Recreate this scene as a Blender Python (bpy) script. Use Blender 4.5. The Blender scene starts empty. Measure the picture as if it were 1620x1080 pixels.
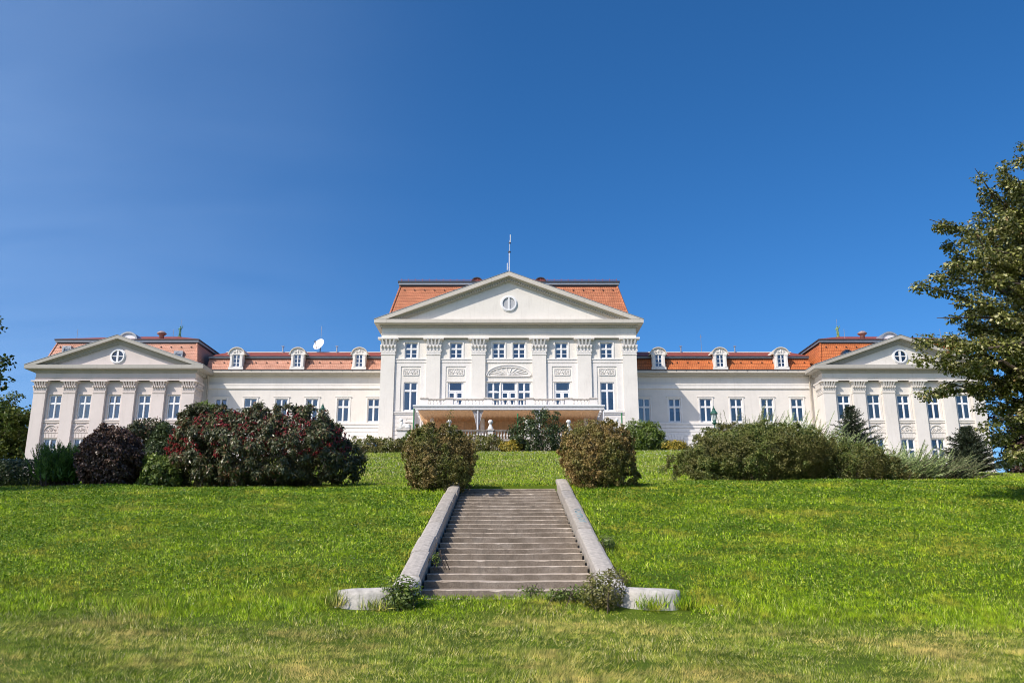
import bpy, math, random
import numpy as np
from mathutils import Vector, Matrix

random.seed(7)
RS = np.random.RandomState(11)
SC = bpy.context.scene
COL = SC.collection
R = math.radians

# ------------------------------------------------------------------ camera numbers (used to place things at measured spots)
F_PX, PITCH = 1330.0, math.atan(345 / 1330.0)
_c, _s = math.cos(PITCH), math.sin(PITCH)
def at(u, v, Y):
    dv = v - 540
    k = Y / (F_PX * _c + dv * _s)
    return Vector(((u - 805) * k, Y, (F_PX * _s - dv * _c) * k))

SUN_AZ, SUN_EL = R(47), R(44)          # sun to the left of and behind the viewer
SUN_DIR = Vector((-math.sin(SUN_AZ) * math.cos(SUN_EL), -math.cos(SUN_AZ) * math.cos(SUN_EL), math.sin(SUN_EL)))

# ------------------------------------------------------------------ terrain height
def sstep(a, b, x):
    t = np.clip((x - a) / (b - a), 0, 1)
    return t * t * (3 - 2 * t)
_PY_M = np.array([-60, 0, 13.2, 14.2, 26.6, 30.0, 76.0, 80, 300, 1500.])
_PZ_M = np.array([-2.6, -1.6, -.82, -.42, 2.32, 2.50, 9.45, 9.6, 9.6, 9.6])
_PY_F = np.array([-60, 0, 13.2, 14.2, 26.4, 30.0, 84.0, 90, 300, 1500.])
_PZ_F = np.array([-2.6, -1.6, -.82, -.42, 2.30, 2.54, 7.75, 8.0, 8.0, 8.0])
def gz(x, y):
    x = np.asarray(x, float); y = np.asarray(y, float)
    zm = 0; zf = 0
    wd = np.where(y > 19, 2.4, .8)
    for d in (-1, -.67, -.33, 0, .33, .67, 1):
        zm = zm + np.interp(y + d * wd, _PY_M, _PZ_M) / 7
        zf = zf + np.interp(y + d * wd, _PY_F, _PZ_F) / 7
    t = sstep(15, 30, np.abs(x))
    z = zm * (1 - t) + zf * t
    z = z + np.clip(x, -16, 16) * .0095 * sstep(18, 27, y)
    z = z + (np.sin(x * .9 + 1.3) * np.sin(y * .7 + .4) * .025 + np.sin(x * .31 + y * .23) * .04) * sstep(1.9, 3.2, np.abs(x)) * (1 - sstep(60, 75, y))
    z = z + (np.sin(x * .55 + 2.0) * .05 + np.sin(x * 1.35) * .03) * np.exp(-((y - 26.5) / 2.2) ** 2) * sstep(3, 5, np.abs(x))
    return z

# ------------------------------------------------------------------ materials
def new_mat(name):
    m = bpy.data.materials.new(name); m.use_nodes = True
    nt = m.node_tree; nt.nodes.clear()
    out = nt.nodes.new('ShaderNodeOutputMaterial')
    return m, nt, out
def N(nt, t, **kw):
    n = nt.nodes.new(t)
    for k, v in kw.items():
        if k.startswith('i_'):
            key = k[2:]
            key = int(key) if key.isdigit() else key.replace('_', ' ')
            n.inputs[key].default_value = v
        else:
            setattr(n, k, v)
    return n
def ramp(nt, stops, fac=None, interp='LINEAR'):
    r = nt.nodes.new('ShaderNodeValToRGB'); cr = r.color_ramp; cr.interpolation = interp
    while len(cr.elements) < len(stops): cr.elements.new(.5)
    for e, (p, c) in zip(cr.elements, stops):
        e.position = p; e.color = (*c, 1) if len(c) == 3 else c
    if fac is not None: nt.links.new(fac, r.inputs[0])
    return r
def mixc(nt, mode, fac, a, b):
    m = N(nt, 'ShaderNodeMix', data_type='RGBA', blend_type=mode)
    for sock, v in ((0, fac), (6, a), (7, b)):
        if hasattr(v, 'is_linked'): nt.links.new(v, m.inputs[sock])
        else: m.inputs[sock].default_value = (*v, 1) if isinstance(v, tuple) and len(v) == 3 else v
    return m.outputs[2]

def plain(name, col, rough=.6, metal=0., spec=.5, var=.12, scale=6., bump=0., bscale=40.):
    m, nt, out = new_mat(name)
    b = N(nt, 'ShaderNodeBsdfPrincipled', i_Roughness=rough, i_Metallic=metal)
    b.inputs['Specular IOR Level'].default_value = spec
    tc = N(nt, 'ShaderNodeTexCoord')
    no = N(nt, 'ShaderNodeTexNoise', i_Scale=scale, i_Detail=6., i_Roughness=.6)
    nt.links.new(tc.outputs['Object'], no.inputs['Vector'])
    lo = tuple(c * (1 - var) for c in col); hi = tuple(min(1, c * (1 + var)) for c in col)
    r = ramp(nt, [(.3, lo), (.7, hi)], no.outputs['Fac'])
    nt.links.new(r.outputs[0], b.inputs['Base Color'])
    if bump:
        n2 = N(nt, 'ShaderNodeTexNoise', i_Scale=bscale, i_Detail=5.)
        nt.links.new(tc.outputs['Object'], n2.inputs['Vector'])
        bp = N(nt, 'ShaderNodeBump', i_Strength=bump, i_Distance=.02)
        nt.links.new(n2.outputs['Fac'], bp.inputs['Height']); nt.links.new(bp.outputs[0], b.inputs['Normal'])
    nt.links.new(b.outputs[0], out.inputs[0])
    return m

def plaster(name, col, dirt=(.45, .40, .34), amt=.35):
    m, nt, out = new_mat(name)
    b = N(nt, 'ShaderNodeBsdfPrincipled', i_Roughness=.85)
    b.inputs['Specular IOR Level'].default_value = .25
    tc = N(nt, 'ShaderNodeTexCoord')
    n1 = N(nt, 'ShaderNodeTexNoise', i_Scale=.55, i_Detail=8., i_Roughness=.65)
    nt.links.new(tc.outputs['Object'], n1.inputs['Vector'])
    r1 = ramp(nt, [(.3, tuple(c * .92 for c in col)), (.55, col), (.75, tuple(min(.9, c * 1.05) for c in col))], n1.outputs['Fac'])
    mp = N(nt, 'ShaderNodeMapping'); mp.inputs['Scale'].default_value = (2.2, 2.2, .22)
    nt.links.new(tc.outputs['Object'], mp.inputs['Vector'])
    n2 = N(nt, 'ShaderNodeTexNoise', i_Scale=1.6, i_Detail=9., i_Roughness=.7)
    nt.links.new(mp.outputs[0], n2.inputs['Vector'])
    r2 = ramp(nt, [(.53, (0, 0, 0)), (.8, (amt, amt, amt))], n2.outputs['Fac'])
    c = mixc(nt, 'MIX', r2.outputs[0], r1.outputs[0], dirt)
    nt.links.new(c, b.inputs['Base Color'])
    n3 = N(nt, 'ShaderNodeTexNoise', i_Scale=14., i_Detail=8., i_Roughness=.7)
    nt.links.new(tc.outputs['Object'], n3.inputs['Vector'])
    bp = N(nt, 'ShaderNodeBump', i_Strength=.25, i_Distance=.03)
    nt.links.new(n3.outputs['Fac'], bp.inputs['Height']); nt.links.new(bp.outputs[0], b.inputs['Normal'])
    nt.links.new(b.outputs[0], out.inputs[0])
    return m

def tiles(name, c1, c2, mort):
    m, nt, out = new_mat(name)
    b = N(nt, 'ShaderNodeBsdfPrincipled', i_Roughness=.62)
    b.inputs['Specular IOR Level'].default_value = .35
    tc = N(nt, 'ShaderNodeTexCoord')
    sp = N(nt, 'ShaderNodeSeparateXYZ'); nt.links.new(tc.outputs['Object'], sp.inputs[0])
    ad = N(nt, 'ShaderNodeMath', operation='ADD'); nt.links.new(sp.outputs[0], ad.inputs[0]); nt.links.new(sp.outputs[1], ad.inputs[1])
    cb = N(nt, 'ShaderNodeCombineXYZ'); nt.links.new(ad.outputs[0], cb.inputs[0]); nt.links.new(sp.outputs[2], cb.inputs[1])
    br = N(nt, 'ShaderNodeTexBrick', i_Scale=1.0, i_Mortar_Size=.018, i_Bias=.1)
    br.inputs['Color1'].default_value = (*c1, 1); br.inputs['Color2'].default_value = (*c2, 1); br.inputs['Mortar'].default_value = (*mort, 1)
    br.inputs['Brick Width'].default_value = .2; br.inputs['Row Height'].default_value = .19; br.inputs['Mortar Smooth'].default_value = .4
    nt.links.new(cb.outputs[0], br.inputs['Vector'])
    n1 = N(nt, 'ShaderNodeTexNoise', i_Scale=1.3, i_Detail=9., i_Roughness=.7); nt.links.new(tc.outputs['Object'], n1.inputs['Vector'])
    r1 = ramp(nt, [(.3, (.72, .70, .68)), (.6, (1.0, 1.0, 1.0)), (.8, (1.14, 1.12, 1.08))], n1.outputs['Fac'])
    c = mixc(nt, 'MULTIPLY', 1., br.outputs['Color'], r1.outputs[0])
    mp = N(nt, 'ShaderNodeMapping'); mp.inputs['Scale'].default_value = (.25, 5.5, 1); nt.links.new(cb.outputs[0], mp.inputs['Vector'])
    n2 = N(nt, 'ShaderNodeTexNoise', i_Scale=1.2, i_Detail=3.); nt.links.new(mp.outputs[0], n2.inputs['Vector'])
    r2 = ramp(nt, [(.35, (.80, .78, .76)), (.6, (1.06, 1.06, 1.06))], n2.outputs['Fac'])
    c = mixc(nt, 'MULTIPLY', 1., c, r2.outputs[0])
    nt.links.new(c, b.inputs['Base Color'])
    bp = N(nt, 'ShaderNodeBump', i_Strength=.5, i_Distance=.03); nt.links.new(br.outputs['Fac'], bp.inputs['Height']); bp.invert = True
    nt.links.new(bp.outputs[0], b.inputs['Normal'])
    nt.links.new(b.outputs[0], out.inputs[0])
    return m

LEAF_GAIN = 1.5
def leaf_mat(name, stops, trans=.3, rough=.42, spec=.5, clump=None, cscale=1.2):
    m, nt, out = new_mat(name)
    geo = N(nt, 'ShaderNodeNewGeometry')
    stops = [(p, tuple(min(.8, v * LEAF_GAIN) for v in c)) for p, c in stops]
    if clump: clump = tuple(v * LEAF_GAIN for v in clump)
    r = ramp(nt, stops, geo.outputs['Random Per Island'])
    col = r.outputs[0]
    if clump:
        tc = N(nt, 'ShaderNodeTexCoord')
        no = N(nt, 'ShaderNodeTexNoise', i_Scale=cscale, i_Detail=3.); nt.links.new(tc.outputs['Object'], no.inputs['Vector'])
        rr = ramp(nt, [(.42, (0, 0, 0)), (.62, (.8, .8, .8))], no.outputs['Fac'])
        col = mixc(nt, 'MIX', rr.outputs[0], col, clump)
    b = N(nt, 'ShaderNodeBsdfPrincipled', i_Roughness=rough); b.inputs['Specular IOR Level'].default_value = spec
    nt.links.new(col, b.inputs['Base Color'])
    t = N(nt, 'ShaderNodeBsdfTranslucent'); nt.links.new(col, t.inputs['Color'])
    mx = N(nt, 'ShaderNodeMixShader'); mx.inputs[0].default_value = trans
    nt.links.new(b.outputs[0], mx.inputs[1]); nt.links.new(t.outputs[0], mx.inputs[2])
    nt.links.new(mx.outputs[0], out.inputs[0])
    return m

def grass_mat(name, stops, clump, cscale, dry=None):
    m, nt, out = new_mat(name)
    geo = N(nt, 'ShaderNodeNewGeometry')
    r = ramp(nt, stops, geo.outputs['Random Per Island'])
    tc = N(nt, 'ShaderNodeTexCoord')
    no = N(nt, 'ShaderNodeTexNoise', i_Scale=cscale, i_Detail=6., i_Roughness=.65); nt.links.new(tc.outputs['Object'], no.inputs['Vector'])
    rr = ramp(nt, [(.40, (0, 0, 0)), (.64, (.85, .85, .85))], no.outputs['Fac'])
    col = mixc(nt, 'MIX', rr.outputs[0], r.outputs[0], clump)
    if dry:
        n2 = N(nt, 'ShaderNodeTexNoise', i_Scale=.75, i_Detail=7., i_Roughness=.75); nt.links.new(tc.outputs['Object'], n2.inputs['Vector'])
        r2 = ramp(nt, [(.50, (0, 0, 0)), (.62, (.85, .85, .85))], n2.outputs['Fac'])
        col = mixc(nt, 'MIX', r2.outputs[0], col, dry)
    n3 = N(nt, 'ShaderNodeTexNoise', i_Scale=6.5, i_Detail=3., i_Roughness=.6); nt.links.new(tc.outputs['Object'], n3.inputs['Vector'])
    r3 = ramp(nt, [(.34, (.38, .44, .38)), (.5, (1, 1, 1)), (.66, (1.75, 1.6, 1.6))], n3.outputs['Fac'])
    col = mixc(nt, 'MULTIPLY', 1., col, r3.outputs[0])
    vm = N(nt, 'ShaderNodeMix', data_type='VECTOR'); vm.inputs[0].default_value = .46
    nt.links.new(geo.outputs['Normal'], vm.inputs[4]); vm.inputs[5].default_value = (-.15, -.25, .95)
    b = N(nt, 'ShaderNodeBsdfPrincipled', i_Roughness=.55); b.inputs['Specular IOR Level'].default_value = .18
    nt.links.new(col, b.inputs['Base Color']); nt.links.new(vm.outputs[1], b.inputs['Normal'])
    t = N(nt, 'ShaderNodeBsdfTranslucent'); nt.links.new(col, t.inputs['Color'])
    mx = N(nt, 'ShaderNodeMixShader'); mx.inputs[0].default_value = .25
    nt.links.new(b.outputs[0], mx.inputs[1]); nt.links.new(t.outputs[0], mx.inputs[2]); nt.links.new(mx.outputs[0], out.inputs[0])
    return m

def glass_mat(name):
    m, nt, out = new_mat(name)
    fr = N(nt, 'ShaderNodeFresnel', i_IOR=1.5)
    ad = N(nt, 'ShaderNodeMath', operation='ADD'); ad.inputs[1].default_value = .06
    nt.links.new(fr.outputs[0], ad.inputs[0])
    tr = N(nt, 'ShaderNodeBsdfTransparent'); tr.inputs[0].default_value = (.78, .83, .86, 1)
    gl = N(nt, 'ShaderNodeBsdfGlossy', i_Roughness=.02); gl.inputs[0].default_value = (.95, .97, 1, 1)
    tc = N(nt, 'ShaderNodeTexCoord'); no = N(nt, 'ShaderNodeTexNoise', i_Scale=.9, i_Detail=2.); nt.links.new(tc.outputs['Object'], no.inputs['Vector'])
    bp = N(nt, 'ShaderNodeBump', i_Strength=.08, i_Distance=.1); nt.links.new(no.outputs['Fac'], bp.inputs['Height']); nt.links.new(bp.outputs[0], gl.inputs['Normal'])
    mx = N(nt, 'ShaderNodeMixShader'); nt.links.new(ad.outputs[0], mx.inputs[0])
    nt.links.new(tr.outputs[0], mx.inputs[1]); nt.links.new(gl.outputs[0], mx.inputs[2]); nt.links.new(mx.outputs[0], out.inputs[0])
    return m

def fabric(name, col, trans=.4, stripes=0.):
    m, nt, out = new_mat(name)
    tc = N(nt, 'ShaderNodeTexCoord')
    mp = N(nt, 'ShaderNodeMapping'); mp.inputs['Scale'].default_value = (3.2, 3.2, .25); nt.links.new(tc.outputs['Object'], mp.inputs['Vector'])
    no = N(nt, 'ShaderNodeTexNoise', i_Scale=2.0, i_Detail=5.); nt.links.new(mp.outputs[0], no.inputs['Vector'])
    r = ramp(nt, [(.35, tuple(c * (1 - stripes) for c in col)), (.65, col)], no.outputs['Fac'])
    d = N(nt, 'ShaderNodeBsdfPrincipled', i_Roughness=.8); d.inputs['Specular IOR Level'].default_value = .2
    t = N(nt, 'ShaderNodeBsdfTranslucent')
    nt.links.new(r.outputs[0], d.inputs['Base Color']); nt.links.new(r.outputs[0], t.inputs['Color'])
    mx = N(nt, 'ShaderNodeMixShader'); mx.inputs[0].default_value = trans
    nt.links.new(d.outputs[0], mx.inputs[1]); nt.links.new(t.outputs[0], mx.inputs[2]); nt.links.new(mx.outputs[0], out.inputs[0])
    return m

M = {}
M['white'] = plaster('plaster_white', (.785, .745, .68))
M['pink'] = plaster('plaster_rose', (.68, .605, .565))
M['cream'] = plaster('plaster_cream', (.745, .70, .64))
M['trim'] = plaster('stucco_trim', (.80, .765, .72), amt=.3)
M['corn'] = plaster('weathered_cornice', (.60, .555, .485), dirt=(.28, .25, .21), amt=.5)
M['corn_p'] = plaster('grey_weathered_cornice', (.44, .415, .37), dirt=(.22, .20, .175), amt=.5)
M['tile_c'] = tiles('clay_tiles', (.62, .215, .10), (.70, .275, .135), (.22, .07, .035))
M['tile_l'] = tiles('glare_pale_tiles', (.66, .31, .20), (.72, .375, .26), (.30, .115, .07))  # left roofs: glare and haze put into the paler tile colours
M['tile_r'] = tiles('bright_clay_tiles', (.66, .185, .055), (.74, .235, .075), (.24, .06, .02))
M['tile_up'] = tiles('red_upper_tiles', (.34, .075, .04), (.42, .10, .055), (.16, .035, .02))
M['metal'] = plain('zinc_gutter', (.34, .36, .38), .45, .3)
M['dark'] = plain('dark_flashing', (.05, .04, .045), .6)
M['frame'] = plain('window_white_paint', (.80, .80, .80), .4, var=.04)
M['glass'] = glass_mat('window_glass')
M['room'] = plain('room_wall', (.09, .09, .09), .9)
M['curtain'] = fabric('net_curtain', (.55, .55, .52), .35, .35)
M['stone'] = plain('weathered_stone', (.46, .42, .37), .85, var=.35, scale=5, bump=.4, bscale=30)
M['stonewhite'] = plain('white_stone', (.72, .70, .66), .8, var=.15, scale=6, bump=.2)
M['copper'] = plain('verdigris_copper', (.09, .22, .16), .6, .2, var=.3)
M['green'] = plain('green_paint', (.03, .20, .06), .45, var=.15)
M['lampgreen'] = plain('dark_green_paint', (.03, .11, .075), .4, var=.2)
M['canvas'] = fabric('white_canvas', (.82, .82, .82), .45, .08)
M['lining'] = fabric('apricot_lining', (.90, .60, .35), .5, .14)
M['drape'] = fabric('white_drape', (.74, .74, .77), .35, .25)
M['alu'] = plain('grey_metal', (.55, .56, .58), .35, .7)
M['dish'] = plain('dish_white', (.80, .80, .80), .5, var=.05)
M['bark'] = plain('bark', (.10, .075, .055), .9, var=.4, scale=9, bump=.6, bscale=22)
M['ceram'] = plain('lamp_glass', (.55, .58, .58), .25, var=.1)

# ------------------------------------------------------------------ mesh builder
class MB:
    def __init__(s): s.v = []; s.f = []; s.m = []; s.T = None
    def add(s, vs, fs, mi=0):
        o = len(s.v)
        s.v += [tuple(s.T(Vector(p))) if s.T else tuple(p) for p in vs]
        s.f += [tuple(i + o for i in f) for f in fs]; s.m += [mi] * len(fs)
    def box(s, x0, x1, y0, y1, z0, z1, mi=0):
        s.add([(x0, y0, z0), (x1, y0, z0), (x1, y1, z0), (x0, y1, z0), (x0, y0, z1), (x1, y0, z1), (x1, y1, z1), (x0, y1, z1)],
              [(0, 3, 2, 1), (4, 5, 6, 7), (0, 1, 5, 4), (1, 2, 6, 5), (2, 3, 7, 6), (3, 0, 4, 7)], mi)
    def quad(s, a, b, c, d, mi=0): s.add([a, b, c, d], [(0, 1, 2, 3)], mi)
    def hexa(s, lo, hi, mi=0):                       # two 4-rings
        s.add(list(lo) + list(hi), [(3, 2, 1, 0), (4, 5, 6, 7), (0, 1, 5, 4), (1, 2, 6, 5), (2, 3, 7, 6), (3, 0, 4, 7)], mi)
    def prism(s, poly, y0, y1, mi=0):                # polygon in XZ, extruded along Y
        n = len(poly)
        s.add([(x, y0, z) for x, z in poly] + [(x, y1, z) for x, z in poly],
              [tuple(range(n)), tuple(range(2 * n - 1, n - 1, -1))] + [(i, i + n, (i + 1) % n + n, (i + 1) % n) for i in range(n)], mi)
    def ring(s, outer, inner, y0, y1, mi=0, closed=False):   # band between two XZ polylines
        n = len(outer); k = n if closed else n - 1
        s.add([(x, y0, z) for x, z in outer] + [(x, y0, z) for x, z in inner] + [(x, y1, z) for x, z in outer] + [(x, y1, z) for x, z in inner],
              [f for i in range(k) for j in [(i + 1) % n] for f in ((i, j, n + j, n + i), (2 * n + i, 3 * n + i, 3 * n + j, 2 * n + j), (i, 2 * n + i, 2 * n + j, j), (n + i, n + j, 3 * n + j, 3 * n + i))]
              + ([] if closed else [(0, n, 3 * n, 2 * n), (n - 1, 3 * n - 1, 4 * n - 1, 2 * n - 1)]), mi)
    def lathe(s, prof, c=(0, 0, 0), n=14, mi=0):
        cx, cy, cz = c; k = len(prof); vs = []
        for i in range(n):
            a = 2 * math.pi * i / n
            for r, z in prof: vs.append((cx + r * math.cos(a), cy + r * math.sin(a), cz + z))
        fs = [(i * k + j, ((i + 1) % n) * k + j, ((i + 1) % n) * k + j + 1, i * k + j + 1) for i in range(n) for j in range(k - 1)]
        fs += [tuple(i * k for i in range(n - 1, -1, -1)), tuple(i * k + k - 1 for i in range(n))]
        s.add(vs, fs, mi)
    def tube(s, pts, rad, n=7, mi=0):
        pts = [Vector(p) for p in pts]
        rad = [rad] * len(pts) if not hasattr(rad, '__len__') else rad
        vs = []
        for i, p in enumerate(pts):
            d = (pts[min(i + 1, len(pts) - 1)] - pts[max(i - 1, 0)]).normalized()
            u = d.cross(Vector((.123, .91, .2) if abs(d.z) > .9 else (0, 0, 1))).normalized(); w = d.cross(u)
            for j in range(n):
                a = 2 * math.pi * j / n
                vs.append(p + rad[i] * (math.cos(a) * u + math.sin(a) * w))
        fs = [(i * n + j, i * n + (j + 1) % n, (i + 1) * n + (j + 1) % n, (i + 1) * n + j) for i in range(len(pts) - 1) for j in range(n)]
        fs += [tuple(range(n - 1, -1, -1)), tuple(range((len(pts) - 1) * n, len(pts) * n))]
        s.add(vs, fs, mi)
    def ellipsoid(s, c, r, nu=10, nv=14, mi=0):
        vs = []; fs = []
        for i in range(nu + 1):
            t = math.pi * i / nu
            for j in range(nv):
                a = 2 * math.pi * j / nv
                vs.append((c[0] + r[0] * math.sin(t) * math.cos(a), c[1] + r[1] * math.sin(t) * math.sin(a), c[2] + r[2] * math.cos(t)))
        for i in range(nu):
            for j in range(nv):
                fs.append((i * nv + j, (i + 1) * nv + j, (i + 1) * nv + (j + 1) % nv, i * nv + (j + 1) % nv))
        s.add(vs, fs, mi)
    def build(s, name, mats, parent=None, smooth=False):
        o0 = Vector(parent['_org']) if parent is not None else Vector((0, 0, 0))
        me = bpy.data.meshes.new(name)
        me.from_pydata([tuple(Vector(p) - o0) for p in s.v], [], s.f)
        for m in (mats if isinstance(mats, (list, tuple)) else [mats]): me.materials.append(M[m] if isinstance(m, str) else m)
        me.polygons.foreach_set('material_index', s.m)
        if smooth: me.polygons.foreach_set('use_smooth', [True] * len(me.polygons))
        me.update()
        ob = bpy.data.objects.new(name, me); COL.objects.link(ob)
        ob['_org'] = tuple(o0)
        if parent is not None: ob.parent = parent
        return ob

def np_mesh(name, V, k, mats, parent=None, midx=None, smooth=False):
    """V: (n*k,3) vertices, one k-gon per consecutive k vertices"""
    o0 = np.array(parent['_org']) if parent is not None else np.zeros(3)
    V = (V - o0).astype(np.float32); n = len(V) // k
    me = bpy.data.meshes.new(name)
    me.vertices.add(len(V)); me.vertices.foreach_set('co', V.ravel())
    me.loops.add(n * k); me.loops.foreach_set('vertex_index', np.arange(n * k, dtype=np.int32))
    me.polygons.add(n); me.polygons.foreach_set('loop_start', np.arange(0, n * k, k, dtype=np.int32))
    try: me.polygons.foreach_set('loop_total', np.full(n, k, dtype=np.int32))
    except Exception: pass
    for m in (mats if isinstance(mats, (list, tuple)) else [mats]): me.materials.append(M[m] if isinstance(m, str) else m)
    if midx is not None: me.polygons.foreach_set('material_index', midx.astype(np.int32))
    me.update(calc_edges=True)
    ob = bpy.data.objects.new(name, me); COL.objects.link(ob); ob['_org'] = tuple(o0)
    if parent is not None: ob.parent = parent
    return ob

def tag(o, label, cat, group=None, kind=None):
    if label: o['label'] = label
    if cat: o['category'] = cat
    if group: o['group'] = group
    if kind: o['kind'] = kind
    return o
def empty(name, loc, label, cat, group=None):
    o = bpy.data.objects.new(name, None); COL.objects.link(o); o.location = loc; o.empty_display_size = .3
    o['_org'] = tuple(loc)
    return tag(o, label, cat, group)
def copy_tree(o, parent, loc):
    c = o.copy(); COL.objects.link(c); c.parent = parent; c.location = loc
    for ch in o.children:
        d = ch.copy(); COL.objects.link(d); d.parent = c
        for g in ch.children:
            e = g.copy(); COL.objects.link(e); e.parent = d
    return c

# ================================================================== GROUND
def build_ground():
    xs = np.unique(np.concatenate([np.linspace(-600, -60, 12), np.linspace(-60, -18, 30), np.linspace(-18, -1.8, 65), np.linspace(-1.62, 1.62, 7),
                                   np.linspace(1.8, 18, 65), np.linspace(18, 60, 30), np.linspace(60, 600, 12)]))
    ys = np.unique(np.concatenate([np.linspace(-60, 4, 14), np.linspace(4, 34, 121), np.linspace(34, 90, 75), np.linspace(95, 1500, 16)]))
    X, Y = np.meshgrid(xs, ys)
    Z = gz(X, Y)
    Z = np.where((np.abs(X) < 1.7) & (Y > 13.75) & (Y < 27.0), Z - .7, Z)
    V = np.stack([X, Y, Z], -1).reshape(-1, 3)
    nx = len(xs); F = []
    for j in range(len(ys) - 1):
        for i in range(nx - 1):
            a = j * nx + i; F.append((a, a + 1, a + nx + 1, a + nx))
    me = bpy.data.meshes.new('ground'); me.from_pydata(V.tolist(), [], F)
    me.polygons.foreach_set('use_smooth', [True] * len(F)); me.update()
    o = bpy.data.objects.new('ground', me); COL.objects.link(o); o['kind'] = 'structure'
    m, nt, out = new_mat('turf_soil')
    b = N(nt, 'ShaderNodeBsdfPrincipled', i_Roughness=.95); b.inputs['Specular IOR Level'].default_value = .1
    tc = N(nt, 'ShaderNodeTexCoord')
    n1 = N(nt, 'ShaderNodeTexNoise', i_Scale=9., i_Detail=8., i_Roughness=.7); nt.links.new(tc.outputs['Object'], n1.inputs['Vector'])
    r1 = ramp(nt, [(.3, (.030, .055, .006)), (.5, (.065, .11, .010)), (.72, (.13, .15, .03))], n1.outputs['Fac'])
    n2 = N(nt, 'ShaderNodeTexNoise', i_Scale=.8, i_Detail=4.); nt.links.new(tc.outputs['Object'], n2.inputs['Vector'])
    c = mixc(nt, 'MIX', n2.outputs['Fac'], r1.outputs[0], (.085, .125, .010))
    nt.links.new(c, b.inputs['Base Color']); nt.links.new(b.outputs[0], out.inputs[0])
    me.materials.append(m)
build_ground()

def smooth_noise(x, y, sc, seed):
    r = np.random.RandomState(seed); z = 0
    for k in range(7):
        a = r.rand() * 6.28; f = sc * (.6 + r.rand() * 1.6); p = r.rand() * 6.28
        z = z + np.sin((x * math.cos(a) + y * math.sin(a)) * f + p)
    return z / 7 * 1.6

M['grass_slope'] = grass_mat('grass_green', [(0, (.010, .026, .001)), (.30, (.11, .235, .002)), (.65, (.265, .44, .003)), (.88, (.54, .66, .03)), (1, (.80, .80, .34))], (.245, .37, .002), 1.5, (.37, .35, .04))
M['grass_fore'] = grass_mat('grass_pale', [(0, (.022, .045, .002)), (.28, (.14, .22, .006)), (.6, (.30, .34, .03)), (.85, (.56, .50, .15)), (1, (.80, .72, .42))], (.16, .29, .006), 1.5, (.52, .41, .13))
M['grass_upper'] = grass_mat('grass_meadow', [(0, (.035, .065, .004)), (.35, (.14, .22, .010)), (.7, (.29, .345, .05)), (.9, (.48, .46, .18)), (1, (.66, .60, .34))], (.17, .28, .006), .9, (.40, .38, .15))

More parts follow.
